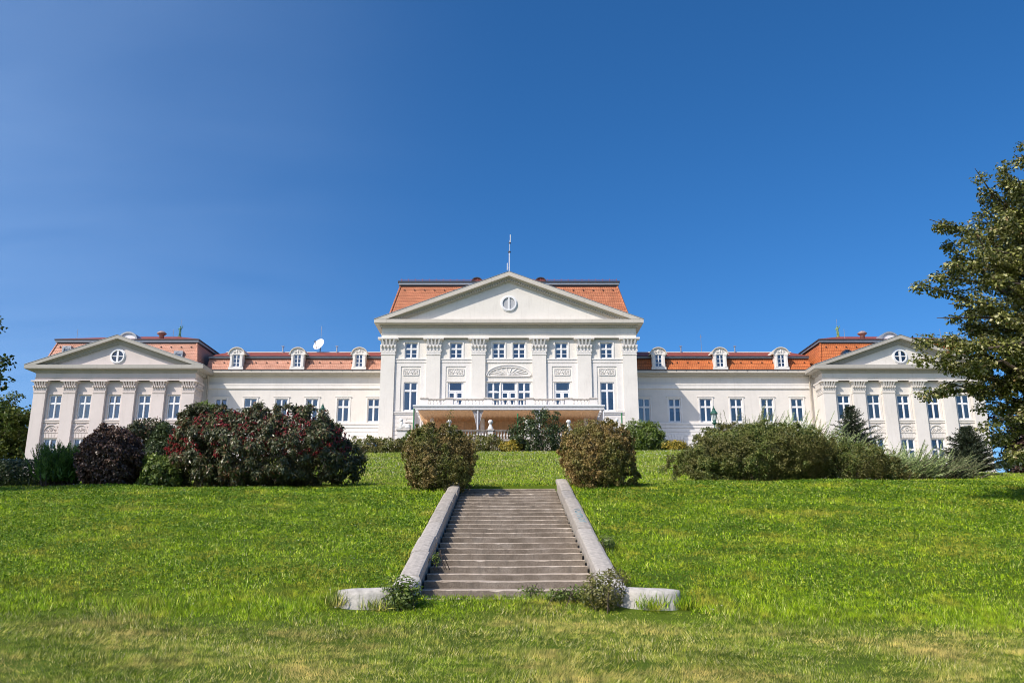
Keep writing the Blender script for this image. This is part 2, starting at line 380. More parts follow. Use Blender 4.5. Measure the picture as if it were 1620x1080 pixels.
def build_grass():
    pts = []
    def zone(x0, x1, y0, y1, n, L, W, mat):
        x = RS.uniform(x0, x1, n); y = RS.uniform(y0, y1, n)
        pts.append((x, y, np.full(n, L), np.full(n, W), np.full(n, mat)))
    zone(-9.5, 9.5, 7.2, 10.5, 240000, .062, .0065, 1)
    zone(-11.5, 11.5, 10.5, 14.2, 200000, .068, .0085, 1)
    zone(-13.5, 13.5, 13.0, 18.5, 200000, .075, .014, 0)
    zone(-16.5, 16.5, 18.5, 23, 150000, .08, .019, 0)
    zone(-18.5, 18.5, 23, 30.5, 170000, .085, .025, 0)
    zone(-22, 22, 30, 36, 50000, .10, .03, 0)
    zone(-24, 24, 29, 45, 100000, .12, .035, 2)
    zone(-18, 18, 44, 78, 110000, .16, .06, 2)
    x, y, L, W, mt = [np.concatenate(a) for a in zip(*pts)]
    # ragged zone edges
    jit = smooth_noise(x, y, 1.1, 3)
    mt = np.where((mt == 1) & (y + jit * 1.3 + RS.normal(0, .7, len(x)) > 12.8), 0, mt)
    mt = np.where((mt == 0) & (y < 16) & (y + jit * 1.3 + RS.normal(0, .7, len(x)) < 12.7), 1, mt)
    mt = np.where((mt == 0) & (y + RS.normal(0, 1.3, len(x)) > 29.0 + jit * 1.6), 2, mt)
    pg = np.interp(y, [27, 32, 42, 75], [.85, .62, .42, .30]) + .22 * smooth_noise(x, y, .8, 8)
    mt = np.where((mt != 1) & (y > 26), np.where(RS.rand(len(x)) < pg, 0, 2), mt)
    dens = smooth_noise(x, y, 2.6, 5)
    fine = smooth_noise(x, y, 9., 15)
    keep = ((dens + fine * .6 + RS.normal(0, .4, len(x)) > -.62) | (y > 30))
    keep &= ~((np.abs(x) < 1.86) & (y > 13.86) & (y < 27.1))
    keep &= ~((np.abs(x) < 2.72) & (np.abs(x) > 1.6) & (y > 13.14) & (y < 13.8))
    x, y, L, W, mt = [a[keep] for a in (x, y, L, W, mt)]
    n = len(x)
    tall = smooth_noise(x, y, 1.7, 6) * .8 + smooth_noise(x, y, 7., 16) * .9
    # longer unmown fringe where the bank meets the lower lawn and beside the copings
    fringe = np.exp(-((y - 13.1) / .55) ** 2) * .7 + np.exp(-((np.abs(x) - 1.95) / .14) ** 2) * (y > 13) * (y < 27) * .5
    fringe = fringe * np.where((np.abs(x) < 2.9) & (y < 13.9), .0, 1)
    L = L * (.55 + RS.rand(n) * .75) * (1 + .28 * tall) * (1 + fringe) * np.where((np.abs(x) > 1.5) & (np.abs(x) < 2.75) & (y > 12.7) & (y < 13.9), .55, 1)
    z = gz(x, y) - .006
    az = RS.rand(n) * 6.283; lean = .25 + RS.rand(n) * .95
    flow = smooth_noise(x, y, 1.3, 31) * 3.2 + smooth_noise(x, y, 3.1, 32) * 1.4
    az = np.where((mt == 1) & (RS.rand(n) < .6), flow + RS.normal(0, .5, n), az)
    lean = np.where(mt == 1, lean * (1.25 + .8 * np.clip(smooth_noise(x, y, 2.1, 33), -.6, 1)), lean)
    dx, dy = np.cos(az) * lean, np.sin(az) * lean
    nl = np.sqrt(dx ** 2 + dy ** 2 + 1); d = np.stack([dx / nl, dy / nl, 1 / nl], -1)
    sa = RS.rand(n) * 6.283
    s = np.stack([np.cos(sa), np.sin(sa), np.zeros(n)], -1)
    p = np.stack([x, y, z], -1)
    V = np.empty((n, 3, 3))
    w = (W * (.7 + RS.rand(n) * .7))[:, None]
    V[:, 0] = p - s * w * .5; V[:, 1] = p + s * w * .5; V[:, 2] = p + d * L[:, None]
    o = np_mesh('grass', V.reshape(-1, 3), 3, ['grass_slope', 'grass_fore', 'grass_upper'], None, mt)
    tag(o, 'short green lawn grass covering the bank and the pale meadow strip below', 'grass', kind='stuff')
    # broad leaves of clover and plantain in the bank
    n = 260000
    y = 13.0 + 14.6 * RS.rand(n) ** .9; x = RS.uniform(-1, 1, n) * np.interp(y, [13, 28], [11, 18.5])
    k = ~((np.abs(x) < 1.9) & (y > 13.5) & (y < 27.1)) & (smooth_noise(x, y, 2.2, 41) + RS.normal(0, .45, n) > -.05) & (y + smooth_noise(x, y, 1.1, 3) * 1.1 > 13.6)
    x, y = x[k], y[k]; n = len(x)
    P = np.stack([x, y, gz(x, y) + .028 + RS.rand(n) * .045 * (1 + .5 * smooth_noise(x, y, 7., 16))], -1)
    sz = (.020 + (y - 13) * .0012) * (.7 + RS.rand(n) * .7)
    Nn = RS.normal(size=(n, 3)) * .55 + np.array([-.1, -.25, 1.]); D = RS.normal(size=(n, 3)); D -= Nn * ((D * Nn).sum(1) / (Nn * Nn).sum(1))[:, None]
    M['clover_leaf'] = leaf_mat('clover_leaf', [(0, (.022, .064, .002)), (.5, (.075, .152, .004)), (.85, (.155, .24, .014)), (1, (.30, .36, .08))], .3, .5, .3, clump=(.050, .11, .005), cscale=1.4)
    o = np_mesh('clover_leaves', leaves(P, D, Nn, sz * 1.5, sz), 4, 'clover_leaf')
    tag(o, 'broad clover leaves mixed into the green bank', 'ground cover', kind='stuff')
    # clover heads and daisies
    n = 3400
    y = np.concatenate([RS.uniform(13, 27, 900), RS.uniform(27, 74, n - 900)]); x = RS.uniform(-16, 16, n)
    k = (np.abs(x) > 2.1) | (y > 28)
    k &= smooth_noise(x, y, .6, 9) > np.where(y > 27, -.15, .15)
    x, y = x[k], y[k]; n = len(x)
    r = np.where(y > 27, .018 + (y - 27) * .0007, .012) * (.7 + RS.rand(n) * .7)
    c = np.stack([x, y, gz(x, y) + np.where(y > 27, .12, .07)], -1)
    V = np.empty((n, 4, 3)); up = np.array([0, -.35, .94]); a = np.array([1., 0, 0]); b = np.cross(up, a)
    V[:, 0] = c + a * r[:, None]; V[:, 1] = c + b * r[:, None]; V[:, 2] = c - a * r[:, None]; V[:, 3] = c - b * r[:, None]
    M['clover'] = leaf_mat('clover_white', [(0, (.30, .31, .25)), (1, (.46, .46, .42))], .2)
    o = np_mesh('clover_flowers', V.reshape(-1, 3), 4, 'clover')
    tag(o, 'tiny white clover flowers scattered through the lawn', 'flowers', kind='stuff')

# ================================================================== FOLIAGE TOOLS
def leaves(P, D, Nn, L, W, fold=.25):
    """leaf quads: P base, D axis, Nn approx normal"""
    n = len(P)
    D = D / np.linalg.norm(D, axis=1, keepdims=True)
    S = np.cross(D, Nn); S /= (np.linalg.norm(S, axis=1, keepdims=True) + 1e-9)
    U = np.cross(S, D)
    L = np.broadcast_to(L, n)[:, None]; W = np.broadcast_to(W, n)[:, None]
    V = np.empty((n, 4, 3))
    mid = P + D * L * .48
    V[:, 0] = P; V[:, 1] = mid + S * W * .5 + U * L * fold * .4; V[:, 2] = P + D * L - U * L * fold * .3; V[:, 3] = mid - S * W * .5 + U * L * fold * .4
    return V.reshape(-1, 3)
def rdir(n, rs): 
    v = rs.normal(size=(n, 3)); return v / np.linalg.norm(v, axis=1, keepdims=True)

def lumpy(d, rs, nb=40, amp=.16, width=.35):
    b = rdir(nb, rs); h = rs.uniform(-.6, 1, nb) * amp
    out = np.ones(len(d))
    for k in range(nb):
        out += h[k] * np.exp(-((1 - d @ b[k]) / (width ** 2)) * 1.2)
    return out

def foliage_cloud(c, rad, n, L, W, rs, amp=.16, nb=40, width=.35, power=2., depth=.42, out=.8, up=.25, droop=0., flat=-.95, clumps=None):
    """points in the outer shell of a lumpy super-ellipsoid"""
    d = rdir(int(n * 1.25), rs)
    d = d[d[:, 2] > flat][:n]; n = len(d)
    sup = (np.abs(d) ** power).sum(1) ** (-1. / power)
    rr = lumpy(d, rs, nb, amp, width) * sup
    t = 1 - depth * rs.rand(n) ** 1.6
    P = d * (rr * t)[:, None] * np.array(rad) + np.array(c)
    if clumps:                                        # gather most leaves into twig-end tufts
        k, cr, frac = clumps
        dc = rdir(int(k * 1.4), rs); dc = dc[dc[:, 2] > flat][:k]; k = len(dc)
        supc = (np.abs(dc) ** power).sum(1) ** (-1. / power)
        Rc = lumpy(dc, rs, nb, amp, width) * supc * (1 - .16 * rs.rand(k) ** 2 + .05 * rs.normal(size=k))
        Cc = dc * Rc[:, None] * np.array(rad) + np.array(c)
        rcl = cr * rs.uniform(.6, 1.35, k)
        idx = rs.randint(0, k, n); use = rs.rand(n) < frac
        dd = rdir(n, rs); dd = np.where((dd * dc[idx]).sum(1, keepdims=True) < -.3, -dd, dd)
        Pc = Cc[idx] + dd * (rs.rand(n) ** .4 * rcl[idx])[:, None]
        P = np.where(use[:, None], Pc, np.array(c) + (P - np.array(c)) * .93); d = np.where(use[:, None], dd * .6 + dc[idx] * .6, d)
    Nn = d * out + rs.normal(size=(n, 3)) * .55 + np.array([0, 0, up])
    D = rs.normal(size=(n, 3)) + d * .5 + np.array([0, 0, -droop])
    D -= Nn * ((D * Nn).sum(1) / ((Nn * Nn).sum(1) + 1e-6))[:, None] * .8
    s = .65 + rs.rand(n) * .7
    return leaves(P, D, Nn, L * s, W * s)

def stems(mb, base, c, rad, rs, n=9, r=.035):
    for i in range(n):
        d = rdir(1, rs)[0]; d[2] = abs(d[2]) * .9 + .1
        e = np.array(c) + d * np.array(rad) * .72
        b = np.array(base) + rs.normal(size=3) * np.array([.12, .12, 0]); b[2] = base[2] - .1
        m = (b + e) / 2 + rs.normal(size=3) * .1 + np.array([0, 0, .15])
        mb.tube([b, m, e], [r, r * .7, r * .3], 5)

def bush(name, label, c, rad, n, L, W, mat, seed, cat='bush', group=None, **kw):
    """c = centre of the foliage; stands on the terrain"""
    rs = np.random.RandomState(seed)
    base = (c[0], c[1], float(gz(c[0], c[1])))
    e = empty(name, base, label, cat, group)
    V = foliage_cloud(c, rad, n, L, W, rs, **kw)
    np_mesh('foliage', V, 4, mat, e)
    mb = MB(); stems(mb, base, c, rad, rs); mb.build('stem', 'bark', e)
    return e

build_grass()

# ================================================================== STAIRCASE
NS, Y0, TR, Z0, RI, HW = 24, 13.94, .555, -.60, .12, 1.46
M['step'] = None
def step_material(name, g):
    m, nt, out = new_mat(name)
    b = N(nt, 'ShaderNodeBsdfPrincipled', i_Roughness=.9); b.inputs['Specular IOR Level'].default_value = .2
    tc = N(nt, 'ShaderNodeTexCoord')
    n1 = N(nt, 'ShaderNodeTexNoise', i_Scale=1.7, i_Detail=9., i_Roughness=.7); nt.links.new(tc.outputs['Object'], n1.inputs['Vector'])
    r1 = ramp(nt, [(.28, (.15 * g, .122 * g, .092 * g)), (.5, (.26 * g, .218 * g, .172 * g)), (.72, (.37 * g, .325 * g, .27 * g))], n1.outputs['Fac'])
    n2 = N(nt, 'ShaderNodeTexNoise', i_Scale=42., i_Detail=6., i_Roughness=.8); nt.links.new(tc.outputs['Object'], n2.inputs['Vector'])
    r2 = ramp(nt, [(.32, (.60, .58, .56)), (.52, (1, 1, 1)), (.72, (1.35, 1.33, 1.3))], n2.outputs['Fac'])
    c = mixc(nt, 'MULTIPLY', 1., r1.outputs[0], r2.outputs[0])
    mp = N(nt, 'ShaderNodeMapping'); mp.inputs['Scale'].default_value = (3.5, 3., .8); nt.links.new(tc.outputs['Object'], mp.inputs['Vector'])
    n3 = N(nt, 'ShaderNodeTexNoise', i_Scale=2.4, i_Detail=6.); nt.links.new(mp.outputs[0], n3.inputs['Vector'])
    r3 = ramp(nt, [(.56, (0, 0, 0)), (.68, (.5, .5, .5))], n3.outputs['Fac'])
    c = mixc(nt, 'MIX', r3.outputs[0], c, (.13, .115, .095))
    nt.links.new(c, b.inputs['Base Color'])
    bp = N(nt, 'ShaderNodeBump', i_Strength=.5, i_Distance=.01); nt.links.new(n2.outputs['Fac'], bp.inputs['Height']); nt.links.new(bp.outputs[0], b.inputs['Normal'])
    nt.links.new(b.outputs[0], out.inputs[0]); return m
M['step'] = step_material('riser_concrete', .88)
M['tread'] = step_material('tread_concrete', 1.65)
M['coping'] = plain('coping_concrete', (.38, .34, .285), .85, var=.28, scale=11, bump=.3, bscale=60)

M['coping_grey'] = plain('coping_concrete_grey', (.325, .295, .255), .85, var=.32, scale=9, bump=.3, bscale=60)
M['coping_pale'] = plain('coping_concrete_pale', (.43, .39, .335), .85, var=.25, scale=13, bump=.3, bscale=60)
def build_stairs():
    e = empty('stone_staircase', (0, Y0, -.8), 'wide weathered stone staircase climbing the grass bank between two low copings', 'staircase')
    rs = np.random.RandomState(4)
    for k in range(NS):
        mb = MB(); y = Y0 + k * TR; z = Z0 + k * RI
        zb = z - RI - .06 if k else z - .34
        nseg = 26; prof = []
        top_l, top_r = rs.normal(0, .006), rs.normal(0, .006)
        ring = []
        for i in range(nseg + 1):
            t = i / nseg; x = -HW + 2 * HW * t
            dz = top_l * (1 - t) + top_r * t - .010 * math.exp(-((t - .5) / .25) ** 2)
            ch = .013 + .003 * math.sin(i * 1.7 + k) + (.012 if rs.rand() < .06 else 0) + rs.normal(0, .002); dy = rs.normal(0, .0015)
            yn = y + dy
            ring.append([(x, yn + .012, zb), (x, yn, z + dz - ch), (x, yn + ch * 1.2, z + dz), (x, y + TR + .04, z + dz + .004)])
        vs = [p for r_ in ring for p in r_]
        fs = [(i * 4 + j, (i + 1) * 4 + j, (i + 1) * 4 + j + 1, i * 4 + j + 1) for i in range(nseg) for j in range(3)]
        mb.add(vs, fs)
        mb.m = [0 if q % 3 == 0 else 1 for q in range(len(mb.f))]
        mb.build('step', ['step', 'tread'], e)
    # side walls with coping stones and outward-turned ends
    for sx in (-1, 1):
        xi, xo = 1.46, 1.80
        zl = lambda y: Z0 + RI / TR * (y - Y0)
        ymax = 26.15 if sx < 0 else 26.75
        hh = .27 if sx < 0 else .30
        mb = MB()
        n = 24
        for i in range(n):
            ya = 14.05 + (ymax - 14.05) * i / n; yb = 14.05 + (ymax - 14.05) * (i + 1) / n
            mb.hexa([(sx * (xi + .045), ya, zl(ya) - .6), (sx * (xo - .04), ya, zl(ya) - .6), (sx * (xo - .04), yb, zl(yb) - .6), (sx * (xi + .045), yb, zl(yb) - .6)],
                    [(sx * (xi + .045), ya, zl(ya) + hh - .10), (sx * (xo - .04), ya, zl(ya) + hh - .10), (sx * (xo - .04), yb, zl(yb) + hh - .10), (sx * (xi + .045), yb, zl(yb) + hh - .10)])
        mb.build('side_wall', 'coping', e)
        cuts = [14.15, 16.0, 17.5, 19.1, 20.7, 22.3, 23.7, 25.0, ymax] if sx < 0 else [14.15, 15.75, 18.2, 20.6, 22.5, 23.9, 25.2, ymax]
        prof = [(0, -.12), (0, .012), (.014, .034), (.06, .046), (.17, .052), (.28, .040), (.33, .012), (.345, -.03), (.345, -.12)]
        for a, b2 in zip(cuts[:-1], cuts[1:]):
            mb = MB(); off = np.clip(rs.normal(0, .008, 2), -.012, .012); K = 6
            ys = np.linspace(a + .020, b2 - .020, K); m = len(prof); vs = []
            for q, yy in enumerate(ys):
                end = .012 if q in (0, K - 1) else 0
                if b2 == ymax and q >= K - 2: end = .02 if q == K - 2 else .06
                for (px, pz) in prof:
                    vs.append((sx * (xi + px + off[0] * 1.4), yy, zl(yy) + hh + pz * (1 if pz < 0 else 1) - (end if pz > -.1 else 0) + off[1]))
            fs = [(q * m + j, q * m + j + 1, (q + 1) * m + j + 1, (q + 1) * m + j) for q in range(K - 1) for j in range(m - 1)]
            fs += [tuple(range(m)), tuple(range((K - 1) * m, K * m))]
            mb.add(vs, fs); mb.build('coping_stone', ('coping', 'coping_grey', 'coping_pale')[rs.randint(0, 3)], e, smooth=False)
        # turned end: sweep along a plan curve
        mb = MB()
        path = [(1.63, 14.16, zl(14.16) + hh), (1.64, 13.95, -.34), (1.68, 13.76, -.41), (1.78, 13.60, -.44), (1.94, 13.50, -.45), (2.12, 13.45, -.455), (2.30, 13.44, -.46), (2.42, 13.46, -.465)]
        sec = [(-.21, -.46), (-.215, -.06), (-.185, .0), (-.11, .03), (0, .04), (.11, .03), (.185, 0), (.215, -.06), (.21, -.46)]
        vs = []; m = len(sec)
        ext = list(path)
        for i, p in enumerate(ext):
            q0 = ext[max(i - 1, 0)]; q1 = ext[min(i + 1, len(ext) - 1)]
            dx, dy = q1[0] - q0[0], q1[1] - q0[1]; l = math.hypot(dx, dy); nx, ny = -dy / l, dx / l
            for (w, h) in sec: vs.append((sx * (p[0] - nx * w), p[1] - ny * w, p[2] + h))
        # rounded end cap
        p = path[-1]
        for a in (30, 60, 82):
            for (w, h) in sec:
                vs.append((sx * (p[0] + .21 * math.sin(R(a))), p[1] - w * math.cos(R(a)), p[2] + (h if h < -.05 else h - .03 * (a / 82))))
        tot = len(ext) + 3
        fs = [(q * m + j, q * m + j + 1, (q + 1) * m + j + 1, (q + 1) * m + j) for q in range(tot - 1) for j in range(m - 1)]
        fs += [tuple(range(m)), tuple(range((tot - 1) * m, tot * m))]
        mb.add(vs, fs)
        ob = mb.build('turned_end', M['endstone'], e, smooth=True)
    # scrawled marks on the right coping
    mb = MB(); pts = []
    for k in range(58):
        t = k / 57; y = 18.75 + t * 1.75 + .13 * math.sin(k * .83); z = Z0 + RI / TR * (y - Y0) + .30 + .053
        pts.append((1.625 + .07 * math.cos(k * .83 + 1.1 * math.sin(k * .21)), y, z))
    mb.tube(pts, .0045, 4)
    mb.build('graffiti_scrawl', plain('faded_blue_paint', (.16, .30, .34), .8), e)
M['endstone'] = plain('pale_end_stone', (.47, .44, .39), .85, var=.3, scale=7, bump=.5, bscale=40)
build_stairs()

# ================================================================== PALACE
PAL = empty('palace', (0, 90, 8), 'long white neoclassical palace with orange tiled mansard roofs and three pediments above the hill', 'palace')

def wall_open(mb, x0, x1, z0, z1, y, ops, rev=.2, mi=0):
    xs = sorted({x0, x1, *[v for o in ops for v in o[:2]]}); zs = sorted({z0, z1, *[v for o in ops for v in o[2:4]]})
    for i in range(len(xs) - 1):
        for j in range(len(zs) - 1):
            cx, cz = (xs[i] + xs[i + 1]) / 2, (zs[j] + zs[j + 1]) / 2
            if any(o[0] < cx < o[1] and o[2] < cz < o[3] for o in ops): continue
            mb.quad((xs[i], y, zs[j]), (xs[i + 1], y, zs[j]), (xs[i + 1], y, zs[j + 1]), (xs[i], y, zs[j + 1]), mi)
    for a, b, c, d in [o[:4] for o in ops]:
        y2 = y + rev
        mb.quad((a, y, c), (b, y, c), (b, y2, c), (a, y2, c), mi); mb.quad((a, y, d), (a, y2, d), (b, y2, d), (b, y, d), mi)
        mb.quad((a, y, c), (a, y2, c), (a, y2, d), (a, y, d), mi); mb.quad((b, y, c), (b, y, d), (b, y2, d), (b, y2, c), mi)

def courses(mb, x0, x1, z0, z1, y, holes, h=.40, gap=.045, proud=.05, mi=0):
    """rustication: raised stone courses leaving out the holes; hole = (xa,xb,za,zb) or ('arc',cx,cz,r)"""
    n = max(1, round((z1 - z0) / h)); hh = (z1 - z0) / n
    for k in range(n):
        a, b = z0 + k * hh + gap, z0 + (k + 1) * hh
        iv = [(x0, x1)]
        for H in holes:
            if H[0] == 'arc':
                _, cx, cz, r = H
                zz = max(a, cz); 
                if b <= cz or zz - cz >= r: continue
                w = math.sqrt(max(0, r * r - (zz - cz) ** 2)); xa, xb = cx - w, cx + w
            else:
                xa, xb, za, zb = H
                if b <= za + .01 or a >= zb - .01: continue
            nv = []
            for p, q in iv:
                if xb <= p or xa >= q: nv.append((p, q)); continue
                if xa > p: nv.append((p, xa))
                if xb < q: nv.append((xb, q))
            iv = nv
        for p, q in iv:
            if q - p > .06: mb.box(p, q, y - proud, y + .01, a, b, mi)

# ---------- windows
WIN = {}
def win_proto(kind, w, h, tr=.64, style='cross'):
    """frame (origin at sill centre, front at y=0), pane, curtains"""
    mb = MB(); t = .075; x = w / 2
    mb.box(-x, -x + t, 0, .09, 0, h); mb.box(x - t, x, 0, .09, 0, h); mb.box(-x + t, x - t, 0, .09, 0, t * 1.2); mb.box(-x + t, x - t, 0, .09, h - t, h)
    if style in ('cross', 'cross6'):
        mb.box(-.055, .055, -.03, .085, t * 1.2, h - t); mb.box(-x + t, -.055, -.015, .08, h * tr - .06, h * tr + .06); mb.box(.055, x - t, -.015, .08, h * tr - .06, h * tr + .06)
        for sx in (-1, 1):        # sash stiles
            a, b = sorted((sx * .055, sx * (x - t)))
            for (z0, z1) in ((t * 1.2, h * tr - .06), (h * tr + .06, h - t)):
                mb.box(a, a + .045, .015, .07, z0, z1); mb.box(b - .045, b, .015, .07, z0, z1)
                mb.box(a + .045, b - .045, .015, .07, z0, z0 + .05); mb.box(a + .045, b - .045, .015, .07, z1 - .045, z1)
            if style == 'cross6':
                zz = (t * 1.2 + h * tr - .06) / 2; mb.box(a + .045, b - .045, .02, .06, zz - .022, zz + .022)
    elif style == 'door':
        mb.box(-x + t, x - t, -.02, .085, h * .665, h * .665 + .17)
        mb.box(-x + t, -x + t + .13, .01, .08, h * .665 + .17, h - t); mb.box(x - t - .13, x - t, .01, .08, h * .665 + .17, h - t)
        mb.box(-.07, .07, -.02, .085, t * 1.2, h * .665)
        for sx in (-1, 1):
            a, b = sorted((sx * .07, sx * (x - t)))
            mb.box(a, a + .11, .01, .075, t * 1.2, h * .665); mb.box(b - .11, b, .01, .075, t * 1.2, h * .665)
            mb.box(a + .11, b - .11, .01, .075, t * 1.2, .75); mb.box(a + .11, b - .11, .01, .075, h * .665 - .14, h * .665)
            mb.box(a + .11, b - .11, .01, .075, h * .42, h * .42 + .16)
    elif style == 'grid':
        mb.box(-.05, .05, -.02, .085, t * 1.2, h - t)
        for sx in (-1, 1):
            a, b = sorted((sx * .05, sx * (x - t)))
            for k in (1, 2): mb.box(a, b, .01, .07, h * k / 3 - .022, h * k / 3 + .022)
    fr = mb.build('window' if style != 'door' else 'balcony_door', 'frame', PAL)
    p = MB(); p.box(-x + .03, x - .03, .045, .06, .04, h - .04); pane = p.build('pane', 'glass', PAL)
    pane.parent = fr
    WIN[kind] = dict(frame=fr, pane=pane, w=w, h=h, tr=tr, used=False, cur={})
    fr.location = (0, 0, -999)
def curtain_mesh(kind, mode):
    W = WIN[kind]; w, h = W['w'], W['h']
    rs = np.random.RandomState(hash((kind, mode)) % 1000 if False else (len(kind) * 31 + mode * 7 + int(w * 100)))
    mb = MB(); y = .20
    def strip(xa, xb, xa2, xb2, z0, z1):
        n = 16; vs = []
        for i in range(n + 1):
            t = i / n; yy = y + .035 * math.sin(i * 1.9 + rs.rand())
            vs += [(xa2 + (xb2 - xa2) * t, yy, z0), (xa + (xb - xa) * t, yy, z1)]
        mb.add(vs, [(2 * i, 2 * i + 2, 2 * i + 3, 2 * i + 1) for i in range(n)])
    x = w / 2 - .06; zt = h * W['tr']
    if mode == 1: strip(-x, -x * .25, -x, -x * .55, .08, h - .1); strip(x * .3, x, x * .6, x, .08, h - .1)
    elif mode == 2: strip(-x, x, -x, x, .08, h * .60)
    elif mode == 3: strip(x * .15, x, x * .5, x, .08, h - .1)
    elif mode == 4: strip(-x, x, -x, x, h * .45, h - .1)
    me_o = mb.build('curtain', 'curtain', PAL)
    me_o.parent = None; me = me_o.data; bpy.data.objects.remove(me_o)
    return me
# mesh data of part children is stored relative to PAL origin: shift prototypes so that their own origin is (0,0,0)
RW = random.Random(5)
def place_win(kind, x, y, z, mode=0):
    W = WIN[kind]
    if not W['used']:
        fr, pane = W['frame'], W['pane']; W['used'] = True
        off = Matrix.Translation(Vector((0, 90, 8)))
        fr.data.transform(off); pane.data.transform(off); pane.location = (0, 0, 0)
    else:
        fr = W['frame'].copy(); COL.objects.link(fr)
        pane = W['pane'].copy(); COL.objects.link(pane); pane.parent = fr
    fr.parent = PAL; fr.location = (x, y - 90, z - 8)
    pane.rotation_euler = (R(RW.uniform(-1.4, 1.4)), 0, R(RW.uniform(-2.2, 2.2))); pane.location = (0, .012, 0)
    if mode:
        if mode not in W['cur']:
            me = curtain_mesh(kind, mode); me.transform(Matrix.Translation(Vector((0, 90, 8)))); W['cur'][mode] = me
        c = bpy.data.objects.new('curtain', W['cur'][mode]); COL.objects.link(c); c.parent = fr
    return fr

win_proto('std', 1.32, 2.60)
win_proto('upper', 1.32, 1.72, .60, 'cross6')
win_proto('tall', 1.42, 3.0, .70)
win_proto('door', 1.60, 3.05, .665, 'door')
win_proto('side', 1.34, 3.05, .665)
win_proto('low', 1.40, 2.85, .60)
win_proto('dorm', .78, 1.42, .6, 'grid')

# ---------- decorative bits
def capital(mb, xc, w, yf, yb, z0, z1, nrib, out=.28):
    H = z1 - z0
    mb.box(xc - w / 2 - .05, xc + w / 2 + .05, yf - .06, yb, z0, z0 + .055 * H); mb.box(xc - w / 2 - .03, xc + w / 2 + .03, yf - .035, yb, z0 + .14 * H, z0 + .20 * H)
    mb.box(xc - w / 2, xc + w / 2, yf, yb, z0 + .055 * H, z0 + .14 * H); mb.box(xc - w / 2, xc + w / 2, yf, yb, z0 + .20 * H, z0 + .62 * H)
    za, zb = z0 + .58 * H, z1 - .10 * H
    e = out * .72
    mb.hexa([(xc - w / 2, yf, za), (xc + w / 2, yf, za), (xc + w / 2, yb, za), (xc - w / 2, yb, za)],
            [(xc - w / 2 - e * .55, yf - out * .12, zb), (xc + w / 2 + e * .55, yf - out * .12, zb), (xc + w / 2 + e * .55, yb, zb), (xc - w / 2 - e * .55, yb, zb)])
    mb.box(xc - w / 2 - out * .95, xc + w / 2 + out * .95, yf - out - .06, yb, zb, z1)
    rw = w * .055
    for i in range(nrib):
        t = (i + .5) / nrib if nrib > 3 else i / (nrib - 1)
        x = xc - w * .42 + w * .84 * t; xt = xc + (x - xc) * (1 + 2 * e / w)
        mb.hexa([(x - rw, yf - .07, za - .12 * H), (x + rw, yf - .07, za - .12 * H), (x + rw, yf + .02, za - .12 * H), (x - rw, yf + .02, za - .12 * H)],
                [(xt - rw, yf - out - .045, zb), (xt + rw, yf - out - .045, zb), (xt + rw, yf - out * .1, zb), (xt - rw, yf - out * .1, zb)])
    nt = nrib
    for i in range(nt + 1):                           # leaf tips curling forward under the ribs
        x = xc - w / 2 + w * i / nt
        lw = w / nt * .34; zt = z0 + .56 * H
        mb.hexa([(x - lw * .5, yf - .23, zt - .13 * H), (x + lw * .5, yf - .23, zt - .13 * H), (x + lw * .5, yf - .17, zt - .14 * H), (x - lw * .5, yf - .17, zt - .14 * H)],
                [(x - lw, yf - .25, zt), (x + lw, yf - .25, zt), (x + lw, yf + .02, zt + .05 * H), (x - lw, yf + .02, zt + .05 * H)])
        mb.hexa([(x - lw, yf - .03, z0 + .22 * H), (x + lw, yf - .03, z0 + .22 * H), (x + lw, yf + .02, z0 + .22 * H), (x - lw, yf + .02, z0 + .22 * H)],
                [(x - lw, yf - .06, zt), (x + lw, yf - .06, zt), (x + lw, yf + .02, zt), (x - lw, yf + .02, zt)])

def spiral(mb, x, y, z, r, turns, r0, sgn=1, a0=0):
    pts = []
    n = int(14 * turns)
    for i in range(n + 1):
        t = i / n; a = a0 + sgn * t * turns * 2 * math.pi; rr = r * (1 - .82 * t)
        pts.append((x + rr * math.cos(a), y, z + rr * math.sin(a)))
    mb.tube(pts, r0, 5)

def relief_panel(xc, y, z0, z1, hw):
    mb = MB(); zc = (z0 + z1) / 2; hh = (z1 - z0) / 2
    for (a, b, c, d) in ((xc - hw, xc + hw, z1 - .04, z1 + .03), (xc - hw, xc + hw, z0 - .03, z0 + .04), (xc - hw - .03, xc - hw + .04, z0 + .04, z1 - .04), (xc + hw - .04, xc + hw + .03, z0 + .04, z1 - .04)):
        mb.box(a, b, y - .07, y + .01, c, d)
    pts = [(xc + .17 * math.cos(a), y - .03, zc + hh * .78 * math.sin(a)) for a in np.linspace(0, 2 * math.pi, 15)]
    mb.tube(pts, .05, 5)
    mb.ellipsoid((xc, y, zc), (.09, .06, hh * .45), 6, 8)
    for sx in (-1, 1):
        spiral(mb, xc + sx * hw * .48, y - .03, zc - hh * .12, hh * .55, 1.5, .045, sx, math.pi / 2)
        spiral(mb, xc + sx * hw * .80, y - .03, zc + hh * .30, hh * .33, 1.2, .035, -sx, -math.pi / 2)
        spiral(mb, xc + sx * hw * .80, y - .03, zc - hh * .45, hh * .30, 1.2, .035, sx, math.pi / 2)
    return mb.build('relief_panel', 'trim', PAL)

def arc_pts(cx, cz, r, a0=0, a1=math.pi, n=18, sz=1.): return [(cx + r * math.cos(a), cz + r * sz * math.sin(a)) for a in np.linspace(a0, a1, n)]

